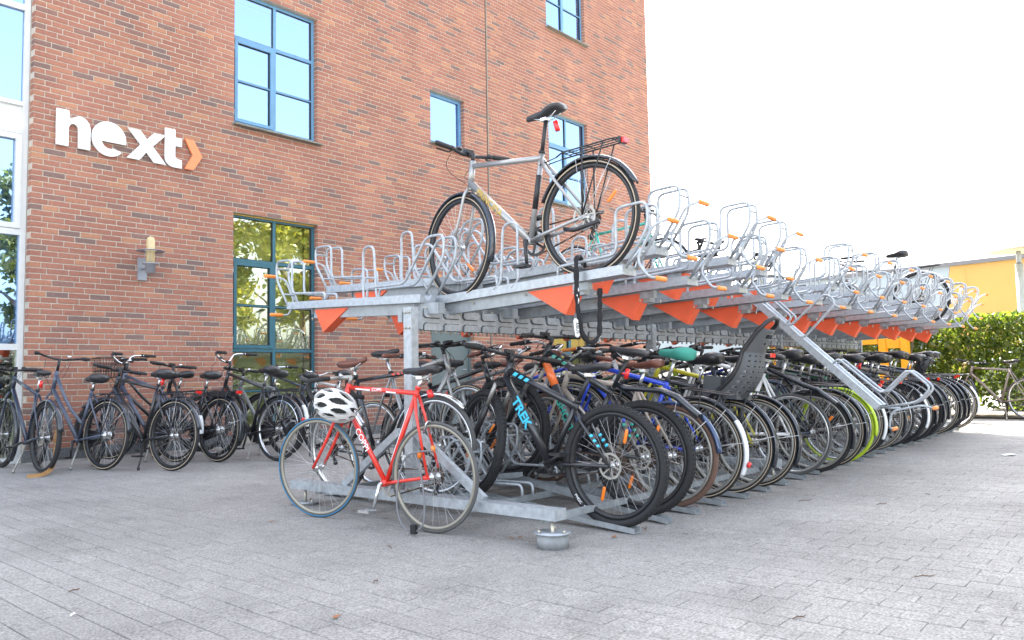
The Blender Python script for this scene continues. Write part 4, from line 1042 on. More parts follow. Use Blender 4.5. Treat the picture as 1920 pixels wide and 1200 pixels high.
slot(-1, 5, 'city_bike', 'yellow framed bike with black mudguards next to the child seat bike', C(paint=PAINT['yellow'], line=M_WALLT, carrier=False, bar='flat', chaincase=False, sad='race', steer=-4), GR, .03)
slot(-1, 7, 'touring_bike', 'white framed bike with plain grey tyres under the lowered upper tray', dict(paint=PAINT['white'], R=.345, tw=.030, tyre=M_TYREG, bar='flat', tr=.018, dtr=.022, clipguard=True, sadh=1.0, scz=.82, htz=.92, hbz=.77, crank=80, steer=8), GR, .03)
slot(-1, 8, 'city_bike', 'black bike with amber wheel reflectors and shiny mudguard behind the white bike', C(paint=PAINT['dark_blue'], refl=2, R=.35, bar='flat', sadh=1.04, steer=-3), GR, .10)
slot(-1, 9, 'city_bike', 'grey city bike with chrome lamp and lattice carrier beside the lime tyred bike', C(paint=PAINT['grey'], line=M_WALLT, R=.345, flight='c', steer=12), GR, .07)
slot(-1, 10, 'touring_bike', 'bike with lime green tyres and a lime green mudguard', dict(paint=PAINT['black'], paint2=PAINT['lime'], R=.345, tw=.036, tyre=M_TYREL, guard=M_GUARDL, ga1=190, bar='flat', carrier=True, sadh=1.0, scz=.80, htz=.9, hbz=.75, steer=-6), GR, .06)
labs = ['black city bike with white mudguard tail below the lowered tray end','dark green city bike just beyond the lime tyred bike','grey city bike with red rear light below the lowered tray grip','black sports bike without mudguards halfway down the right row','dark blue city bike with a white mudguard tail in the right row','black city bike with basket handlebar high in the far right row','bronze touring bike in the far part of the right row','black city bike with grey tyres near the far end of the rack','blue grey city bike third from the far end of the right row','black city bike with a dark helmet on its saddle near the far end','dark bike with bright silver rims second from the far end','last black city bike with white mudguard tail at the far end of the rack']
cfg = [C(paint=PAINT['black'],gtail=55,line=M_WALLT),C(paint=PAINT['green'],R=.35),C(paint=PAINT['grey'],line=M_WALLT,tyre=M_TYREG),dict(paint=PAINT['black'],bar='flat',sadh=1.02,tw=.03,postlight=True),C(paint=PAINT['dark_blue'],gtail=60),C(paint=PAINT['black'],basket=True,htz=.95,hbz=.80),C(paint=PAINT['bronze'],bar='flat',sadh=1.02),C(paint=PAINT['black'],tyre=M_TYREG,sadh=1.03),C(paint=PAINT['blue_grey'],line=M_WALLT),C(paint=PAINT['black'],sadh=1.0),C(paint=PAINT['dark_blue'],rim=M_CHROME,sadh=1.02),C(paint=PAINT['black'],gtail=60,line=M_WALLT,sadh=1.04)]
rng = random.Random(3)
KF = {}
for j, (lb, cf) in enumerate(zip(labs, cfg)):
    cf = dict(cf); cf['steer'] = rng.uniform(-12, 12); cf.setdefault('sadh', rng.uniform(.95,1.04))
    r_, k_ = slot(-1, 11+j, 'city_bike' if 'guard' in cf else 'sports_bike', lb, cf, GR, rng.uniform(-.02,.08)); KF[11+j] = (r_, k_)
# left (wall side) row
slot(1, 0, 'touring_bike', 'black framed bike with red bands, brown leather saddle and chrome mudguards left of the post', dict(paint=PAINT['black'], stripe=PAINT['red'], R=.345, tw=.034, tyre=M_TYREG, guard=M_CHROME, bar='flat', barm=M_ALU, sad='brown', sadm=M_SADBR, tr=.014, scz=.86, htz=.90, hbz=.74, sadh=1.0, ga1=190, steer=8, gripm=M_SADBR), GL, .0)
slot(1, 1, 'city_bike', 'slim silver framed bike with raised black saddle left of the post', dict(paint=PAINT['silver'], R=.345, tw=.030, bar='flat', sadh=1.06, scz=.86, htz=.93, hbz=.78, tr=.017, line=M_WALLT, steer=-6), GL, .0)
slot(1, 2, 'city_bike', 'dark city bike with chrome swept handlebar behind the galvanised post', C(paint=PAINT['black'], barm=M_CHROME, cityh=.09, htz=.92, hbz=.76, steer=10), GL, .0)
slot(1, 3, 'city_bike', 'grey bike with brown bar grips behind the red racing bike saddle', C(paint=PAINT['grey'], gripm=M_SADBR, barm=M_CHROME, tyre=M_TYREB, steer=-10), GL, .03)
slot(1, 4, 'city_bike', 'silver city bike with tall chrome handlebar behind the black mountain bike', C(paint=PAINT['silver'], barm=M_CHROME, cityh=.08, steer=5, flight='c', htz=.95, hbz=.79), GL, 0.)
slot(1, 5, 'city_bike', 'blue framed bike mostly hidden behind the mountain bikes', C(paint=PAINT['blue'], barm=M_ALU, steer=-8, sadm=M_SADBR, sad='brown'), GL, .03)
labs = ['black bike with orange grips behind the brown tyred bike','white city bike behind the teal covered saddle','dark green bike behind the child seat','black city bike with chrome bar behind the child seat bike','lime framed bike behind the white framed bike','grey bike behind the black bike with amber reflectors','dark blue bike behind the lime tyred bike','black bike behind the lowered tray','blue bike behind the lowered tray end','grey bike in the far part of the wall side row','black bike in the far part of the wall side row','bronze bike in the far part of the wall side row','silver bike near the far end of the wall side row','black bike at the far end of the wall side row']
cols = ['black','white','green','black','lime','grey','dark_blue','black','blue','grey','black','bronze','silver','black']
for j, (lb, cc) in enumerate(zip(labs, cols)):
    cf = C(paint=PAINT[cc], steer=rng.uniform(-14,14), barm=rng.choice([M_CHROME,M_BLK,M_ALU]), bar=rng.choice(['city','city','flat']), cityh=rng.uniform(.04,.1), sadh=rng.uniform(.94,1.05), htz=rng.uniform(.86,.95), far=True)
    cf['hbz'] = cf['htz']-.16
    if cc == 'black' and j == 0: cf['gripm'] = M_GRIPO
    slot(1, 6+j, 'city_bike', lb, cf, GL, rng.uniform(-.03,.05))

# silver bike in the first upper tray
SILV = dict(paint=PAINT['silver'], R=.35, tw=.038, wb=1.075, bbx=.445, bbz=.284, scx=.325, scz=.80, htx=.905, htz=.90, hbx=.935, hbz=.73, sadh=1.075, tr=.0175, dtr=.024, ttr=.018, disc=True, bar='flat', barh=.045, reach=.05, barw=.30, postm=M_BLK, guard=M_GUARD, ga0=25, ga1=157, carrier=True, rlight=True, refl=1, line=M_WALLT, crank=85, rim=M_BLK, fgrot=0, steer=-9, gw=.024, postlight=False, cr=.06)
sb, K = bike('trekking_bike', 'silver trekking bike standing in the nearest upper tray of the rack', (.50, -7.36), (.50, -6.28), SILV, None, TRZ+SL*1.26-.038, TRZ+SL*.2-.038)
side_text(K, 'PRINCIPIA', .062, M_YT, .36, .024)
b = MB(); b.tube([K['sc'].lerp(K['bb'],.22)+V((.0,0,0)), K['sc'].lerp(K['bb'],.62)], .0185, 10); b.build('seat_tube_decal', M_BLK, K['frame'])
b = MB(); b.tube([K['sp']+V((-.07,.0,-.03)), K['sp']+V((-.085,.0,-.09))], .017, 8); b.build('rear_light', M_RED, sb)
b = MB(); b.tube(rnd_path([K['ra']+V((.13,.07,-.05)), K['ra']+V((.05,.085,-.075)), K['ra']+V((-.13,.085,-.05))], .03), [.014]*1+[.016]*4+[.012] if False else .013, 8); b.build('stand_top', M_BLK, sb)
# upper bikes further back
UP_G = 'bicycles in the upper trays further along the rack'
def upper(side, i, name, lab, s):
    hi = .155 if i % 2 else 0; X = (RX0 if side < 0 else .35)+PIT*i; ur, uf = 1.22, .16
    return bike(name, lab, (X, YC+side*ur), (X, YC+side*uf), s, UP_G, TRZ+SL*ur-.038+hi, TRZ+SL*uf-.038+hi)
SP = dict(bar='flat', sadh=1.0, scz=.80, htz=.88, hbz=.73, tw=.032)
upper(1, 9, 'sports_bike', 'slim dark bike with black saddle in a wall side upper tray', dict(SP, paint=PAINT['teal'], sadh=1.04))
upper(1, 12, 'sports_bike', 'teal and black bike high up behind the pulled out tray', dict(SP, paint=PAINT['black'], bar='drop'))
upper(1, 16, 'sports_bike', 'yellow framed bike in a far wall side upper tray', dict(SP, paint=PAINT['yellow'], bar='drop'))
upper(-1, 20, 'city_bike', 'bike with a large dark wheel in the far upper trays before the pale warehouse', C(paint=PAINT['silver'], guard=M_CHROME, steer=3))

# ------------------------------------------------------------------ red racing bike and its things
RED = dict(paint=PAINT['red'], R=.333, tw=.025, wb=.985, bbx=.385, bbz=.268, scx=.145, scz=.845, htx=.725, htz=.885, hbx=.775, hbz=.745, sadh=.985, tr=.0155, ttr=.0145, dtr=.0165, bar='drop', barh=.05, reach=.10, brise=-.005, stemm=M_ALUD, barm=M_ALUD, postm=M_ALU, rim=mat('rim_dirty', (.30,.28,.23), .45, .5), rimh=.016, crank=105, crm=M_ALU, ringm=M_ALUD, pedm=M_ALU, fr=.0105, steer=9, tyre=M_TYREG, tyre_f=M_TYREG, cass=True, refl=0, bell=False, ttlow=.02, clampm=PAINT['red'])
RA, RB = (.052,-6.465), (-.068,-5.49)
red, K = bike('road_bike', 'red racing bicycle with drop handlebars standing in front of the first post', RA, RB, RED, None, None, None, 1.5)
side_text(K, 'COPPI', .060, M_WT, .48, .0165); side_text(K, 'Fausto', .028, M_WT, .16, .0165)
side_text(K, 'COPPI', .030, M_WT, .45, .0145, 'top')
b = MB(); 
for a0, a1 in ((.12,.34),(.58,.72)):
    p, q = K['ht'].lerp(K['sc'],a0)+V((0,.0148,-.022)), K['ht'].lerp(K['sc'],a1)+V((0,.0148,-.022)); b.obox(p, q, .001, .009)
b.build('stripes', M_WT, K['frame'])['kind'] = 'stuff'
b = MB(); p, q = K['sc'].lerp(K['bb'],.18)+V((.012,.0105,0)), K['sc'].lerp(K['bb'],.75)+V((.012,.0105,0)); b.obox(p, q, .0015, .006); b.build('seat_tube_stripe', M_WT, K['frame'])
me = ringmesh('tyre_edge', .333-.010, [(.004,.0128),(-.004,.0130),(-.004,.0120),(.004,.0118)], M_TYREBL); o = ob('tyre_edge', me, red); o.matrix_basis = K['Mst'] @ M.Translation(K['fa'])
b = MB(); b.box(-.155,-.12,.05,.075,.40,.44); 
for (x_, z_) in ((.075,.13),(-.03,.17)):
    p = K['ra']+V((x_,.05,z_)); b = MB(); b.tube([p+V((0,0,-.02)), p+V((0,0,.02))], .014, 8); b.build('amber_reflector', M_AMB, red)
b = MB(); p = K['sp']+V((-.03,0,-.06)); b.tube([p+V((-.03,-.0,-.02)), p+V((-.05,-.0,-.06))], .019, 10); b.build('rear_light', M_RED, red)
b = MB()  # brakes
b.tube(rnd_path([K['hb']+V((.03,-.03,-.05)), K['hb']+V((.045,-.03,.01)), K['hb']+V((.05,.03,.02)), K['hb']+V((.03,.03,-.05))], .02), .006, 6); q = K['sc'].lerp(K['ra'], .42)
b.tube(rnd_path([q+V((-.02,-.03,-.04)), q+V((-.04,-.03,.03)), q+V((-.045,.03,.035)), q+V((-.02,.03,-.04))], .02), .006, 6); b.build('brake_calipers', M_ALU, red)
RW = red.matrix_basis
def wpt(v): return RW @ V(v)
# cable lock hanging on the red bike
b = MB(); c0 = wpt(K['ra']+V((.10,.07,.12))); gz = g(.1,-6.3)
loop = [wpt(K['ra']+V(p_)) for p_ in ((-.05,.075,.16),(.06,.08,.155),(.16,.085,.12),(.20,.10,-.02),(.19,.12,-.20),(.12,.13,-.305),(.02,.13,-.315),(-.03,.12,-.26),(-.01,.10,-.10),(.04,.085,.05),(.09,.08,.15))]
b.tube(rnd_path(loop, .09, 5), .0055, 8); lk = b.build('cable_lock', M_CABLE); tag(lk, 'grey cable lock looped down from the red racing bike to the ground', 'lock')
p = wpt(K['ra']+V((.04,.13,-.315))); b = MB(); b.box(p.x-.012,p.x+.012,p.y-.02,p.y+.02,p.z-.01,p.z+.045); b.build('lock_head', M_BLK, lk)

# helmets: shell of ribs with real openings
def helmet(name, label, loc, rot, mshell, minner, scale=1.):
    root = empty(name, loc); root.rotation_euler = [R_(a) for a in rot]; tag(root, label, 'helmet')
    L_, W_, H_ = .145*scale, .105*scale, .125*scale
    def P(th, ph, k=1.): # th around (0 front), ph elevation
        x = math.cos(th)*math.cos(ph); y = math.sin(th)*math.cos(ph); z = math.sin(ph)
        xx = x*L_*(1.06 if x < 0 else 1); return V((xx*k, y*W_*k, z*H_*k*(1+.06*(x < 0))))
    # inner
    b = MB(); rings = []
    for j in range(7):
        ph = R_(-12+96*j/6.5); rings.append([P(2*math.pi*i/20, min(ph, R_(88)), .86) for i in range(20)])
    b.loft(rings); b.build('helmet_liner', minner, root)
    # outer shell grid with vents
    b = MB(); b.cs = True; nu, nv = 96, 40; verts = {}
    def vent(y, x, ph):
        # elongated vents along the x axis laid out in rows over y
        for (yc, hw, spans) in ((0,.11,((-.9,-.45),(-.36,.12),(.22,.6),(.68,.92))),(.31,.10,((-.9,-.55),(-.48,.0),(.08,.5),(.56,.85))),(-.31,.10,((-.9,-.55),(-.48,.0),(.08,.5),(.56,.85))),(.60,.09,((-.72,-.3),(-.22,.25),(.32,.68))),(-.60,.09,((-.72,-.3),(-.22,.25),(.32,.68))),(.83,.055,((-.42,.0),(.06,.4))),(-.83,.055,((-.42,.0),(.06,.4)))):
            for x0, x1 in spans:
                m_ = (x0+x1)/2; h = (x1-x0)/2; t = (x-m_)/h
                if abs(t) < 1:
                    sh = yc + .05*t*(1 if yc >= 0 else -1)
                    if abs(y-sh) < hw*(1-abs(t)**2.2): return True
        return False
    grid = [[None]*(nu+1) for _ in range(nu+1)]
    vs = []; idx = {}
    fs = []
    n = 84
    def pt(i, j):
        # square-to-dome map
        u = -1+2*i/n; v = -1+2*j/n; x = u*math.sqrt(max(0,1-v*v/2)); y = v*math.sqrt(max(0,1-u*u/2)); r = min(1, math.hypot(x,y)); ph = R_(90-104*r); th = math.atan2(y,x); return th, ph, x, y
    keep = set()
    for i in range(n):
        for j in range(n):
            th, ph, x, y = pt(i+.5, j+.5)
            if not vent(y, x, ph): keep.add((i,j))
    def vid(i, j, k):
        key = (i,j,k)
        if key not in idx:
            th, ph, x, y = pt(i, j); idx[key] = len(vs); vs.append(P(th, ph, (1.0 if k else .9)))
        return idx[key]
    for (i,j) in keep:
        fs.append([vid(i,j,1), vid(i+1,j,1), vid(i+1,j+1,1), vid(i,j+1,1)])
        for (di,dj,a,c) in ((-1,0,(i,j+1),(i,j)),(1,0,(i+1,j),(i+1,j+1)),(0,-1,(i,j),(i+1,j)),(0,1,(i+1,j+1),(i,j+1))):
            if (i+di,j+dj) not in keep: fs.append([vid(*a,1), vid(*c,1), vid(*c,0), vid(*a,0)])
    b.add(vs, fs); b.build('helmet_shell', mshell, root)
    b = MB()
    for q in (-1,1): b.tube(rnd_path([(.06*scale,q*W_*.9,-.01),(.02,q*.05,-.13*scale),(-.05*scale,q*W_*.9,-.01)], .03), .004, 5)
    b.build('chin_strap', M_RUB, root)
    return root
M_HSH = mat('helmet_white', (.74,.74,.72), .35, coat=.3, var=.05); M_HIN = mat('helmet_foam', (.03,.03,.03), .9)
hp = wpt(K['hb']+V((-.045,.12,.005)))
helmet('bicycle_helmet', 'white vented cycling helmet hanging on the red racing bicycle', hp, (0,0,0), M_HSH, M_HIN, 1.0)
H1 = bpy.data.objects['bicycle_helmet']
# crown faces the camera and a little up: build rotation from axes
zc = (CAM-hp).normalized(); zc = (zc+V((-.1,0,.35))).normalized(); xl = (V((-.6,.2,.35))); xl = (xl-zc*xl.dot(zc)).normalized(); yl = zc.cross(xl)
H1.rotation_mode = 'QUATERNION'; H1.rotation_quaternion = M((xl, yl, zc)).transposed().to_quaternion()

# child seat on bike 5
CS = bpy.data.objects.new('child_seat', None); COL.objects.link(CS); CS.matrix_basis = seatb.matrix_basis.copy(); tag(CS, 'dark grey perforated child seat with black frame fixed over a rear wheel', 'child seat')
M_CSEAT = mat('child_seat_shell', (.075,.08,.085), .45); 
b = MB(); b.cs = True
# shell: back seen from outside; local x back is negative
n = 28; nz = 54; vs = []; holes = set(); fs = []
def shellp(i, j, off=0.):
    t = j/nz; z = .70+.52*t; half = .165*(1-.40*t**1.3)+.01; a = -1+2*i/n
    back = -.10-.20*t-.055*math.sin(min(1,t*1.5)*3.14); depth = .19*(1-.65*t)
    return V((back+depth*abs(a)**2.2+off, half*a, z+.0))
for k in (0, 1):
    for j in range(nz+1):
        for i in range(n+1): vs.append(shellp(i, j, .012*k))
W_ = n+1; L_ = (n+1)*(nz+1)
def hole(i, j): return (4 <= j <= 34 and j % 4 == 1 and 3 <= i <= n-4 and i % 3 == 0) or (j in (47,48,49) and 8 <= i <= n-9) or (j in (42,43) and i in (9,10,17,18))
for j in range(nz):
    for i in range(n):
        if hole(i, j):
            continue
        a = j*W_+i; fs.append([a, a+1, a+W_+1, a+W_]); fs.append([L_+a, L_+a+W_, L_+a+W_+1, L_+a+1])
        for di, dj, e0, e1 in ((-1,0,a,a+W_),(1,0,a+1,a+W_+1),(0,-1,a,a+1),(0,1,a+W_,a+W_+1)):
            ii, jj = i+di, j+dj
            if not (0 <= ii < n and 0 <= jj < nz) or hole(ii, jj): fs.append([e0, e1, e1+L_, e0+L_])
b.add(vs, fs); b.build('seat_shell', M_CSEAT, CS)
b = MB(); 
rimp = [shellp(0,j) for j in range(nz,-1,-4)]; 
rimp2 = [shellp(n,j) for j in range(0,nz+1,4)]
b.tube(rimp[::-1]+[shellp(2,nz)+V((-.03,0,.05)), shellp(n/2-5,nz)+V((-.015,0,.085)), shellp(n/2+5,nz)+V((-.015,0,.085)), shellp(n-2,nz)+V((-.03,0,.05))]+rimp2[::-1], .017, 8); b.build('seat_rim', M_BLK, CS)
b = MB(); b.cs = False; b.box(-.10,.16,-.13,.13,.70,.73); b.box(.02,.16,-.15,-.12,.70,.86); b.box(.02,.16,.12,.15,.70,.86); b.build('seat_base', M_CSEAT, CS)
b = MB()
for q in (-1,1): b = MB(); b.tube(rnd_path([(.02,q*.15,.72),(-.0,q*.17,.60),(-.05,q*.16,.40),(-.07,q*.16,.36)], .05), .024, 8); b.build('leg_rest', M_BLK, CS)
b = MB(); b.box(-.31,-.295,-.03,.03,1.02,1.05); b.build('seat_reflector', M_RED, CS)
b = MB(); b.tube(rnd_path([(.20,0,.55),(.12,0,.70),(.0,0,.745),(-.16,0,.745)], .06), .012, 8); b.build('mounting_bar', M_ALU, CS)

# chain lock hanging from the first upper tray
b = MB(); lp = [(.60,-7.24,1.50),(.50,-7.27,1.545),(.44,-7.29,1.53),(.425,-7.30,1.44),(.425,-7.30,1.34),(.43,-7.30,1.22),(.45,-7.31,1.08),(.49,-7.34,1.02),(.54,-7.37,1.06),(.545,-7.375,1.2),(.545,-7.38,1.36)]
lp = rnd_path(lp, .05, 4); lp2 = []
for a_, c_ in zip(lp, lp[1:]):
    nn = max(1, int((c_-a_).length/.012)); lp2 += [a_.lerp(c_, k/nn) for k in range(nn)]
b.tube([p+V((0,0,0)) for p in lp2], [.0145+.0022*math.sin(i*1.1)+.001*math.sin(i*.37) for i in range(len(lp2))], 9)
ch = b.build('chain_lock', mat('black_sleeve', (.012,.012,.014), .85, bump=1., bscale=45)); tag(ch, 'black sleeved chain lock with pale badges hanging below the silver bike', 'lock')
for (p, q) in (((.405,-7.30,1.17),(.415,-7.305,1.06)),((.535,-7.36,1.03),(.545,-7.372,1.10))):
    b = MB(); b.tube([p,V(p).lerp(V(q),.1),V(p).lerp(V(q),.9),q], [.006,.014,.014,.006], 10); bd = b.build('badge', M_WHITEP, ch)
    P_ = V(p).lerp(V(q), .5); nrm = V((-.55,-.83,0)); al = (V(q)-V(p)).normalized(); u_ = nrm.cross(al).normalized(); m_ = M((al, u_, nrm)).transposed().to_4x4(); m_.translation = P_+nrm*.0145
    ob('lettering', text_mesh('ABUS', .028, M_BLK), ch, mw=m_)
b = MB()
for k in range(3): c_ = V((.425,-7.305,1.335-.03*k)); b.tube([c_+V((.009*math.cos(a)*(1 if k%2 else .3), .009*math.cos(a)*(.3 if k%2 else 1), .02*math.sin(a))) for a in [i*math.pi/5 for i in range(10)]], .004, 6, closed=True)
b.build('chain_links', M_ALU, ch)

# ------------------------------------------------------------------ bikes along the wall
GW = 'bicycles standing in front of the brick wall'
def wb_(name, lab, A, ang, s, lean=4): 
    s = dict(s); s.setdefault('tr', .019); s['tw'] = max(.042, s.get('tw',0)); s.setdefault('barw', .25); s['rim'] = s['rim'] if s.get('rim') is M_CHROME else M_BLK; a = R_(ang); wbl = s.get('wb', 1.08); return bike(name, lab, A, (A[0]+wbl*math.sin(a), A[1]+wbl*math.cos(a)), s, GW, None, None, lean)
wb_('city_bike', 'dark blue bike cut off by the left edge with a tan strap at its rear', (-.33,-1.45), -1, C(paint=PAINT['dark_blue'], carrier=False, bar='flat', disc=True, ga1=170, postlight=True, steer=0, sad='race', chaincase=False, htz=.95, hbz=.8), 3)
_, K1 = wb_('city_bike', 'blue grey low step city bike with silver kickstand near the glazed facade', (.15,-1.66), -12, C(paint=PAINT['blue_grey'], frame='step', line=M_WALLT, bighub=True, scz=.78, htz=1.0, hbz=.78, sadh=.93, bar='city', cityh=.03, barh=.12, ga1=175, fork=PAINT['blue_grey'], steer=-25, dtr=.022, reach=.03, standm=M_ALUD))
wb_('city_bike', 'black sports city bike with red rear reflector and tan line tyres third from left', (.54,-2.27), -13, C(paint=PAINT['black'], line=M_WALLT, bar='flat', scz=.82, htz=.93, hbz=.78, sadh=.97, postlight=True, guard=M_GUARD, ga1=170, steer=-30, bighub=False, chaincase=False, standm=M_BLK, dtr=.03))
wb_('city_bike', 'city bike with chrome swept handlebar behind the black sports city bike', (.95,-1.55), -14, C(paint=PAINT['blue_grey'], barm=M_CHROME, cityh=.10, htz=.98, hbz=.80, barh=.1, sadh=.96, line=M_WALLT, gtail=30, ga1=185, steer=8))
wb_('transport_bike', 'black bike with wire basket facing left along the wall', (1.80,-.55), -78, C(paint=PAINT['black'], basket=True, frame='step', htz=1.0, hbz=.78, barh=.10, sadh=.97, bar='city', cityh=.03, steer=5), 2)
wb_('electric_bike', 'black electric bike with battery under its carrier left of the tall window', (1.22,-1.93), -8, C(paint=PAINT['black'], frame='step', battery=True, line=M_WALLT, tw=.045, bighub=True, htz=.96, hbz=.76, barh=.08, sadh=.95, bar='flat', steer=-18, sad='comfort'))
_, K6 = wb_('city_bike', 'black city bike with a dark helmet hung at its rear hub', (1.66,-2.38), -8, C(paint=PAINT['black'], tyre=M_TYRE, rim=M_CHROME, scz=.8, sadh=1.0, bar='city', barm=M_CHROME, cityh=.10, htz=.98, hbz=.8, barh=.1, guardrefl=True, rlight=False, ga1=175, steer=10))
wb_('city_bike', 'dark city bike with white mudguard tail before the tall window', (2.05,-1.95), -4, C(paint=PAINT['grey'], gtail=40, ga1=180, sad='comfort', sadh=.96, bar='flat', htz=.92, hbz=.76, steer=-8))
wb_('city_bike', 'dark blue city bike with crooked handlebar below the right edge of the tall window', (2.75,-1.55), -2, C(paint=PAINT['dark_blue'], sadh=.93, bar='city', barm=M_CHROME, cityh=.02, htz=.95, hbz=.78, steer=22))
wb_('city_bike', 'small white and grey bike between the tall window and the rack', (3.35,-1.4), 8, C(paint=PAINT['white'], barm=M_CHROME, sadh=.95, steer=-14))
hk = helmet('bicycle_helmet', 'black cycling helmet hanging low on a city bike beside the tall window', (1.62,-2.62,.36), (70,10,60), mat('helmet_black', (.015,.016,.02), .3, coat=.3), M_HIN, .95)
# tan strap on the leftmost bike
b = MB(); b.sweep(rnd_path([(-.24,-1.52,.42),(-.25,-1.54,.22),(-.30,-1.62,.06),(-.42,-1.72,.012),(-.55,-1.70,.01)], .08, 3), [(-.002,-.02),(-.002,.02),(.002,.02),(.002,-.02)]); st_ = b.build('luggage_strap', mat('tan_strap', (.32,.17,.06), .8, var=.3, vscale=10)); tag(st_, 'worn tan strap trailing from the leftmost bike to the ground', 'strap')

# hedge bikes
bike('touring_bike', 'bronze framed bike parked before the hedge at the right edge', (12.0,-7.86), (12.38,-6.87), dict(paint=PAINT['bronze'], R=.34, tw=.032, tyre=M_TYREG, bbx=.43, scx=.264, scz=.82, htx=.89, htz=.88, hbz=.74, sadh=.96, bar='flat', barm=M_ALU, stand=True, steer=-30, guard=M_GUARD, ga0=80, ga1=175, stay2=False, dtr=.024, tr=.018), None, 0, 0)
bike('city_bike', 'black bike half hidden between the rack end and the hedge', (11.0,-6.7), (11.9,-6.1), C(paint=PAINT['black'], rim=M_CHROME), None, 0, 0)
# helmet at the far end of the rack
r_, k_ = KF[20]; hp2 = r_.matrix_basis @ (k_['sp']+V((-.12,0,-.08)))
helmet('bicycle_helmet', 'dark helmet hanging from a saddle at the far end of the rack', hp2, (0,60,90), mat('helmet_grey', (.05,.055,.06), .35), M_HIN, .9)

# ------------------------------------------------------------------ background
def leaf_cloud(pts_fn, n, size, mt, flat=None):
    vs = []; fs = []
    for _ in range(n):
        p = pts_fn(); a = V((random.gauss(0,1),random.gauss(0,1),random.gauss(0,1))).normalized(); c = a.cross(V((random.gauss(0,1),random.gauss(0,1),random.gauss(0,1)))).normalized()
        s_ = size*random.uniform(.6,1.3); k = len(vs); vs += [p-a*s_, p+c*s_*.55, p+a*s_, p-c*s_*.55]; fs.append([k,k+1,k+2,k+3])
    return vs, fs
hedge = empty('hedge', (12.9,-6,0)); tag(hedge, 'clipped green hedge with sunlit top beyond the far end of the rack', 'hedge')
HX0, HX1, HY0, HY1, HZ = 12.55, 13.45, -14, -3.1, 1.80
def hp_():
    while True:
        x = random.uniform(HX0,HX1); y = HY1+(HY0-HY1)*random.random()**.85; z = random.uniform(.12,HZ)
        bump_ = .10*math.sin(y*2.3)+.07*math.sin(y*5.1+z*3)+.05*math.sin(y*11+z*7)
        d_ = min(x-HX0+bump_, HX1-x+bump_, HZ-z+bump_*.8)
        if d_ < 0: continue
        dens = .35 if z < .35 else 1.
        hole = math.sin(y*7.3+z*4.1)*math.sin(z*9.2+y*3.3)
        if z < 1.1 and hole > .6 and random.random() < .7: continue
        if random.random() < dens*(1.0 if d_ < .25 else .18): return V((x,y,z))-V((12.9,-6,0))
vs, fs = leaf_cloud(hp_, 60000, .046, None)
b = MB(); b.add(vs, fs); o = b.build('foliage', mat_leaf('hedge_leaf', (.055,.10,.018), (.20,.24,.035), .55), hedge); o['kind'] = 'stuff'
b = MB(); rng = random.Random(5)
M_BARK = mat('bark', (.12,.085,.06), .9, var=.3, vscale=20, bump=.6)
for k in range(22):
    y = HY1-.25-k*.5+rng.uniform(-.1,.1)+6; x = rng.uniform(-.15,.15); b = MB(); p0 = V((x,y,0)); p1 = p0+V((rng.uniform(-.1,.1),rng.uniform(-.15,.15),.7)); b.tube([p0,p1,p1+V((rng.uniform(-.2,.2),rng.uniform(-.2,.2),.8))], [.028,.02,.008], 6)
    b.tube([p1, p1+V((rng.uniform(-.3,.3),rng.uniform(-.3,.3),.5))], [.014,.005], 5); b.build('stem', M_BARK, hedge)
o = tag(ground_sheet('soil_strip', 12.3, 13.7, -14, -2.9, 2, 10, .012, mat('soil', (.10,.075,.05), .95, var=.4, vscale=8, bump=.8, bscale=20)), kind='structure')
# low wire fence behind the hedge
fn = empty('wire_fence', (13.8,-6,0)); tag(fn, 'low dark wire fence glimpsed behind the hedge', 'fence')
for k in range(6): b = MB(); b.box(-.025,.025,-8.2+k*2.2-.025,-8.2+k*2.2+.025,0,1.0); b.build('fence_post', M_BLK, fn)
b = MB()
for z_ in (.15,.35,.55,.75,.95): b.tube([(0,-8,z_),(0,2.8,z_)], .004, 4)
for k in range(108): b.tube([(0,-8+k*.1,.1),(0,-8+k*.1,.98)], .002, 3, caps=False)
b.build('fence_wire', M_GALVD, fn)['kind'] = 'stuff'
# warehouse
wh = empty('warehouse', (30,0,0)); tag(wh, 'long low warehouse with yellow and blue grey sheet cladding behind the hedge', 'warehouse')
M_YEL = mat('yellow_cladding', (.52,.32,.09), .6, var=.05, vscale=.5); M_BG = mat('blue_grey_cladding', (.32,.38,.42), .6, var=.06, vscale=.5)
ye = -3.0
b = MB(); b.prism([(-20,0),(ye+.35,0),(ye+.35-.0,1.5),(ye-.1,4.72),(-20,4.95)], 0, 12, 'x'); b.build('yellow_wall', M_YEL, wh)
b = MB(); b.prism([(ye+.36,0),(40,0),(40,3.9),(ye-.09,4.72),(ye+.36,1.5)], 0, 12, 'x'); b.build('grey_wall', M_BG, wh)
b = MB(); b.prism([(-20.2,4.955),(40,3.905),(40,4.06),(-20.2,5.10)], -.12, 12, 'x'); b.build('roof_edge', mat('roof_edge', (.16,.16,.17), .6), wh)
for k in range(26):
    y = -19+k*2.2; b = MB(); b.box(-.012,-.001,y-.012,y+.012,.0,3.9 if y > ye else 4.7); b.build('cladding_joint', M_YEL if y < ye-.2 else M_BG, wh)
b = MB(); b.box(-.02,-.001,-20,ye+.3,2.75,2.79); b.build('cladding_joint', M_YEL, wh)
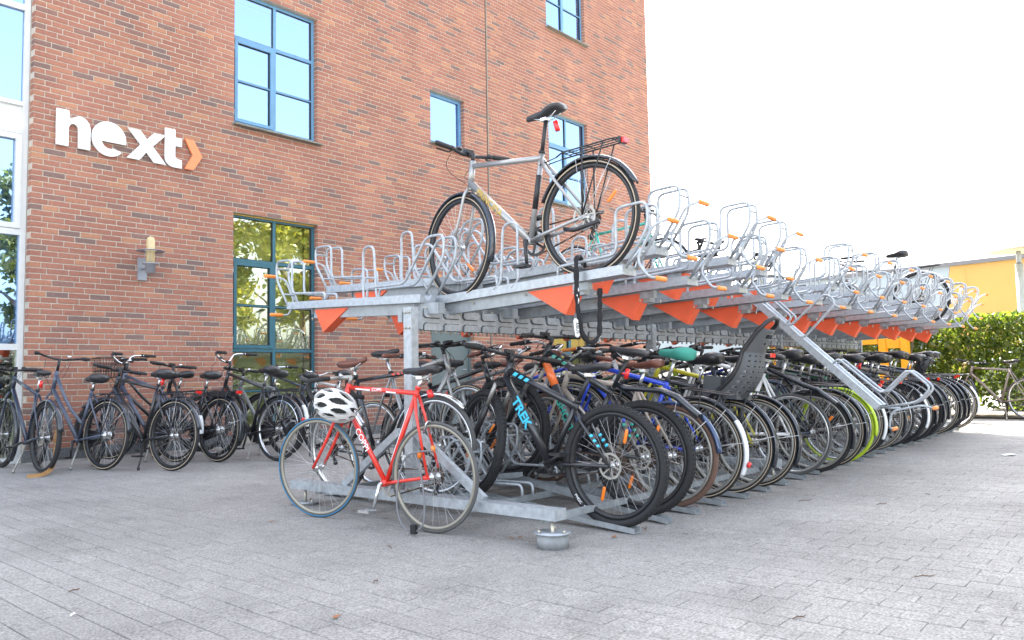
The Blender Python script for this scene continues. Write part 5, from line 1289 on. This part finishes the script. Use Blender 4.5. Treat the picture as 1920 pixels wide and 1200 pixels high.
# yellow steel stand and posts near the far end
ys = empty('yellow_steel_frame', (11.6,-5.8,0)); tag(ys, 'bright yellow steel frame standing behind the far end of the rack', 'steel frame')
M_YS = mat('yellow_steel', (.85,.36,.01), .45)
for (x,y) in ((0,0),(.0,-.36),(.0,1.9),(0,2.26)): b = MB(); b.box(x-.07,x+.07,y-.06,y+.06,0,1.42); b.build('post', M_YS, ys)
b = MB(); b.box(-.06,.06,.07,1.83,1.30,1.42); b.build('crossbar', M_YS, ys); b = MB(); b.box(-.05,.05,-.29,-.07,1.22,1.38); b.build('crossbar', M_YS, ys)
b = MB(); b.box(-.05,.05,.07,1.83,.5,.62); b.build('crossbar', M_YS, ys)
# street lamp at the right edge
la = empty('street_lamp', (18.5,-6.93,0)); tag(la, 'grey street lamp with flat round shade at the right edge', 'street lamp')
b = MB(); b.tube([(0,0,0),(0,0,3.25)], [.085,.085], 14); b.build('lamp_pole', mat('lamp_pole_grey', (.40,.42,.38), .5, var=.08), la)
lathe([(.055,3.25),(.055,3.52),(.045,3.55)], 14).build('lamp_neck', M_GALVD, la)
lathe([(.05,3.60),(.60,3.545),(.60,3.56),(.30,3.66),(.06,3.70)], 32).build('lamp_shade', mat('lamp_shade_cream', (.42,.36,.22), .5), la)
# parked cars beyond the hedge and the building corner
def car(label, loc, rz, pm):
    r = empty('parked_car', loc, R_(rz)); tag(r, label, 'car', None)
    b = MB(); prof = [(-2.1,.35),(-2.15,.75),(-1.95,.95),(-1.2,1.02),(-.55,1.42),(.9,1.45),(1.55,1.05),(2.1,.98),(2.15,.5),(2.1,.3),(1.65,.3),(1.6,.45),(1.35,.62),(1.1,.62),(.9,.45),(.85,.3),(-.95,.3),(-1.0,.45),(-1.2,.62),(-1.45,.62),(-1.65,.45),(-1.7,.3)]
    rings = []
    body = [(-2.1,.35,.8),(-2.15,.6,.84),(-2.1,.85,.82)]
    b.cs = False; b.prism([p for p in prof], -.85, .85); bo = b.build('car_body', pm, r); md = bo.modifiers.new('bevel', 'BEVEL'); md.width = .07; md.segments = 3; md.limit_method = 'ANGLE'
    b = MB(); 
    for q in (-1, 1): b.prism([(-1.05,1.02),(-.55,1.36),(.85,1.38),(1.35,1.04)], *sorted((q*.852, q*.862)))
    b.build('side_windows', M_DARKIN, r)
    b = MB(); b.add([(-1.22,-.7,1.03),(-1.22,.7,1.03),(-.60,.62,1.405),(-.60,-.62,1.405)], [[0,1,2,3]]); b.build('windscreen', M_DARKIN, r)
    for x in (-1.32, 1.23):
        for q in (-1, 1):
            w_ = lathe([(.18,-.1),(.31,-.1),(.33,-.07),(.33,.07),(.31,.1),(.18,.1)], 20, (x,q*.78,.33), 'y').build('wheel', M_TYRE, r); lathe([(.02,-.09),(.19,-.08),(.19,.08),(.02,.09)], 14, (x,q*.78,.33), 'y').build('rim', M_ALU, w_)
    for q in (-1, 1): b = MB(); b.box(-2.17,-2.08,q*.6-.14,q*.6+.14,.68,.82); b.build('headlight', M_WHITEP, r)
car('white parked car seen through the hedge beyond the rack', (16.2,-3.2,0), 80, PAINT['white']); car('silver parked car seen through the hedge near the street lamp', (16.3,-8.4,0), 95, PAINT['silver'])
car('pale parked car beyond the corner of the brick building', (18.0,1.5,0), 75, PAINT['white'])
# sunlit trees facing the building (their reflection fills the lower windows)
def tree(label, x, y, h, r, seed):
    rg = random.Random(seed); t = empty('tree', (x,y,0)); tag(t, label, 'tree', 'trees across the yard facing the building')
    b = MB(); b.tube([(0,0,0),(.1,0,h*.35),(0,.1,h*.6)], [.25,.18,.1], 10)
    for k in range(7): a = rg.uniform(0,6.28); b.tube([(0,0,h*(.3+.04*k)),(math.cos(a)*r*.6,math.sin(a)*r*.6,h*(.5+.05*k))], [.1,.03], 6)
    b.build('trunk', M_BARK, t)
    cl = [(V((rg.gauss(0,r*.45),rg.gauss(0,r*.45),h*rg.uniform(.35,.95))), rg.uniform(.5,1.1)) for _ in range(36)]
    def pf():
        c, s_ = rg.choice(cl); return c+V((random.gauss(0,s_*.55),random.gauss(0,s_*.55),random.gauss(0,s_*.45)))
    vs, fs = leaf_cloud(pf, 16000, .17, None); b = MB(); b.add(vs, fs); b.build('crown', M_TREEL, t)['kind'] = 'stuff'
M_TREEL = mat_leaf('tree_leaf', (.09,.12,.02), (.26,.24,.04), .5)
for k, (x, y, h, r) in enumerate(((10,-28,11,4),(17,-30,12.5,4.5),(24,-29,12,4.5),(31,-31,13,5),(39,-30,12,5),(3,-30,10,4),(52,-34,12,5))): tree(['round leafy tree','tall leafy tree','dense leafy tree','broad leafy tree','high leafy tree','small leafy tree','far leafy tree'][k]+' across the yard facing the brick building', x, y, h, r, 40+k)

# fallen leaves and twigs
M_LEAFD = mat('dry_leaf', (.30,.13,.05), .8, var=.3, vscale=40); M_TWIG = mat('twig', (.14,.08,.05), .9); M_PAPER = mat('paper_scrap', (.75,.77,.78), .8)
def onG(px, py):
    d = F+RT*((px-960)/1514.78)-UP*((py-600)/1514.78); z = 0
    for _ in range(20):
        t = (z-CAM.z)/d.z; p = CAM+d*t; z = g(p.x, p.y)
    return p
def bit(name, label, cat, px, py, kind, size, rz, group):
    p = onG(px, py); b = MB()
    if kind == 'leaf':
        pts = [(-1,0,.15),(-.4,.45,.25),(.3,.4,.1),(1,0,.3),(.35,-.42,.22),(-.45,-.38,.1)]; v = [(x*size,y*size,z*size+.003) for x,y,z in pts]; v2 = [(x,y,z+.0012) for x,y,z in v]
        b.add(v+v2, [[0,1,2,3,4,5][::-1],[6,7,8,9,10,11]]+[[i,(i+1)%6,6+(i+1)%6,6+i] for i in range(6)])
        b.tube([(size,0,.3*size),(size*1.6,.1*size,.1*size)], .0015, 4); mt = M_LEAFD
    elif kind == 'twig': b.tube([(-size,0,.004),(-.2*size,.12*size,.007),(.4*size,-.05*size,.004),(size,.15*size,.006)], [.002,.0028,.0024,.0015], 5); b.tube([(-.2*size,.12*size,.006),(.1*size,.4*size,.008)], .0015, 4); mt = M_TWIG
    else: 
        v = [(-size,-.3*size,.004),(.1*size,-.4*size,.01),(size,-.1*size,.003),(.6*size,.4*size,.012),(-.5*size,.45*size,.006)]; b.add(v+[(x,y,z+.001) for x,y,z in v], [[0,1,2,3,4][::-1],[5,6,7,8,9]]+[[i,(i+1)%5,5+(i+1)%5,5+i] for i in range(5)]); mt = M_PAPER
    o = b.build(name, mt, None, p+V((0,0,.002))); o.rotation_euler = (0,0,R_(rz)); tag(o, label, cat, group); return o
GLF, GTW = 'dry leaves lying on the paving', 'twigs lying on the paving'
for (px, py, s_, rz), lb in zip(((1048,1024,.035,30),(1020,1018,.03,120),(975,1009,.018,10),(960,1012,.02,80),(1152,1009,.025,10),(1288,955,.03,40),(1305,951,.022,90),(1377,915,.04,200),(508,980,.016,0),(630,1160,.022,20)),
    ('curled brown leaf at the foot of the grey drum foot','brown leaf left of the grey drum foot base','tiny reddish leaf two hand widths left of the drum foot','small dark leaf furthest left of the leaves by the drum foot','brown leaf on the paving right of the drum foot','dry leaf beneath the brown tyred bike','small curled leaf beside the brown tyre contact','large dry leaf under the child seat bike wheel','tiny orange leaf left of the red bike front wheel','pale brown leaf alone at the bottom centre of the paving')):
    bit('fallen_leaf', lb, 'leaf', px, py, 'leaf', s_, rz, GLF)
for (px, py, s_, rz), lb in zip(((732,1027,.04,60),(705,1092,.035,30),(140,1109,.03,20),(1735,1083,.055,-40),(1655,946,.06,-20),(1212,993,.05,30),(1510,940,.06,-30),(1500,1160,.04,-20),(1740,928,.03,40)),
    ('short twig just below the red bike rear wheel','forked twig on open paving below the red bike','small twig at the lower left of the paving','straight twig on the paving at the lower right','long thin twig on the paving right of the rack','reddish twig beside the nearest wheel channel end','thin twig on the paving near the middle wheel channels','faint twig near the bottom edge right of centre','short dark twig on the right paving below the paper scrap')):
    bit('fallen_twig', lb, 'twig', px, py, 'twig', s_, rz, GTW)
bit('paper_scrap', 'crumpled white paper scrap lying on the paving at the right', 'paper', 1892, 854, 'paper', .10, -30, None)
bit('paper_scrap', 'tiny white paper scrap on the paving at the lower left', 'paper', 137, 1156, 'paper', .016, 20, None)
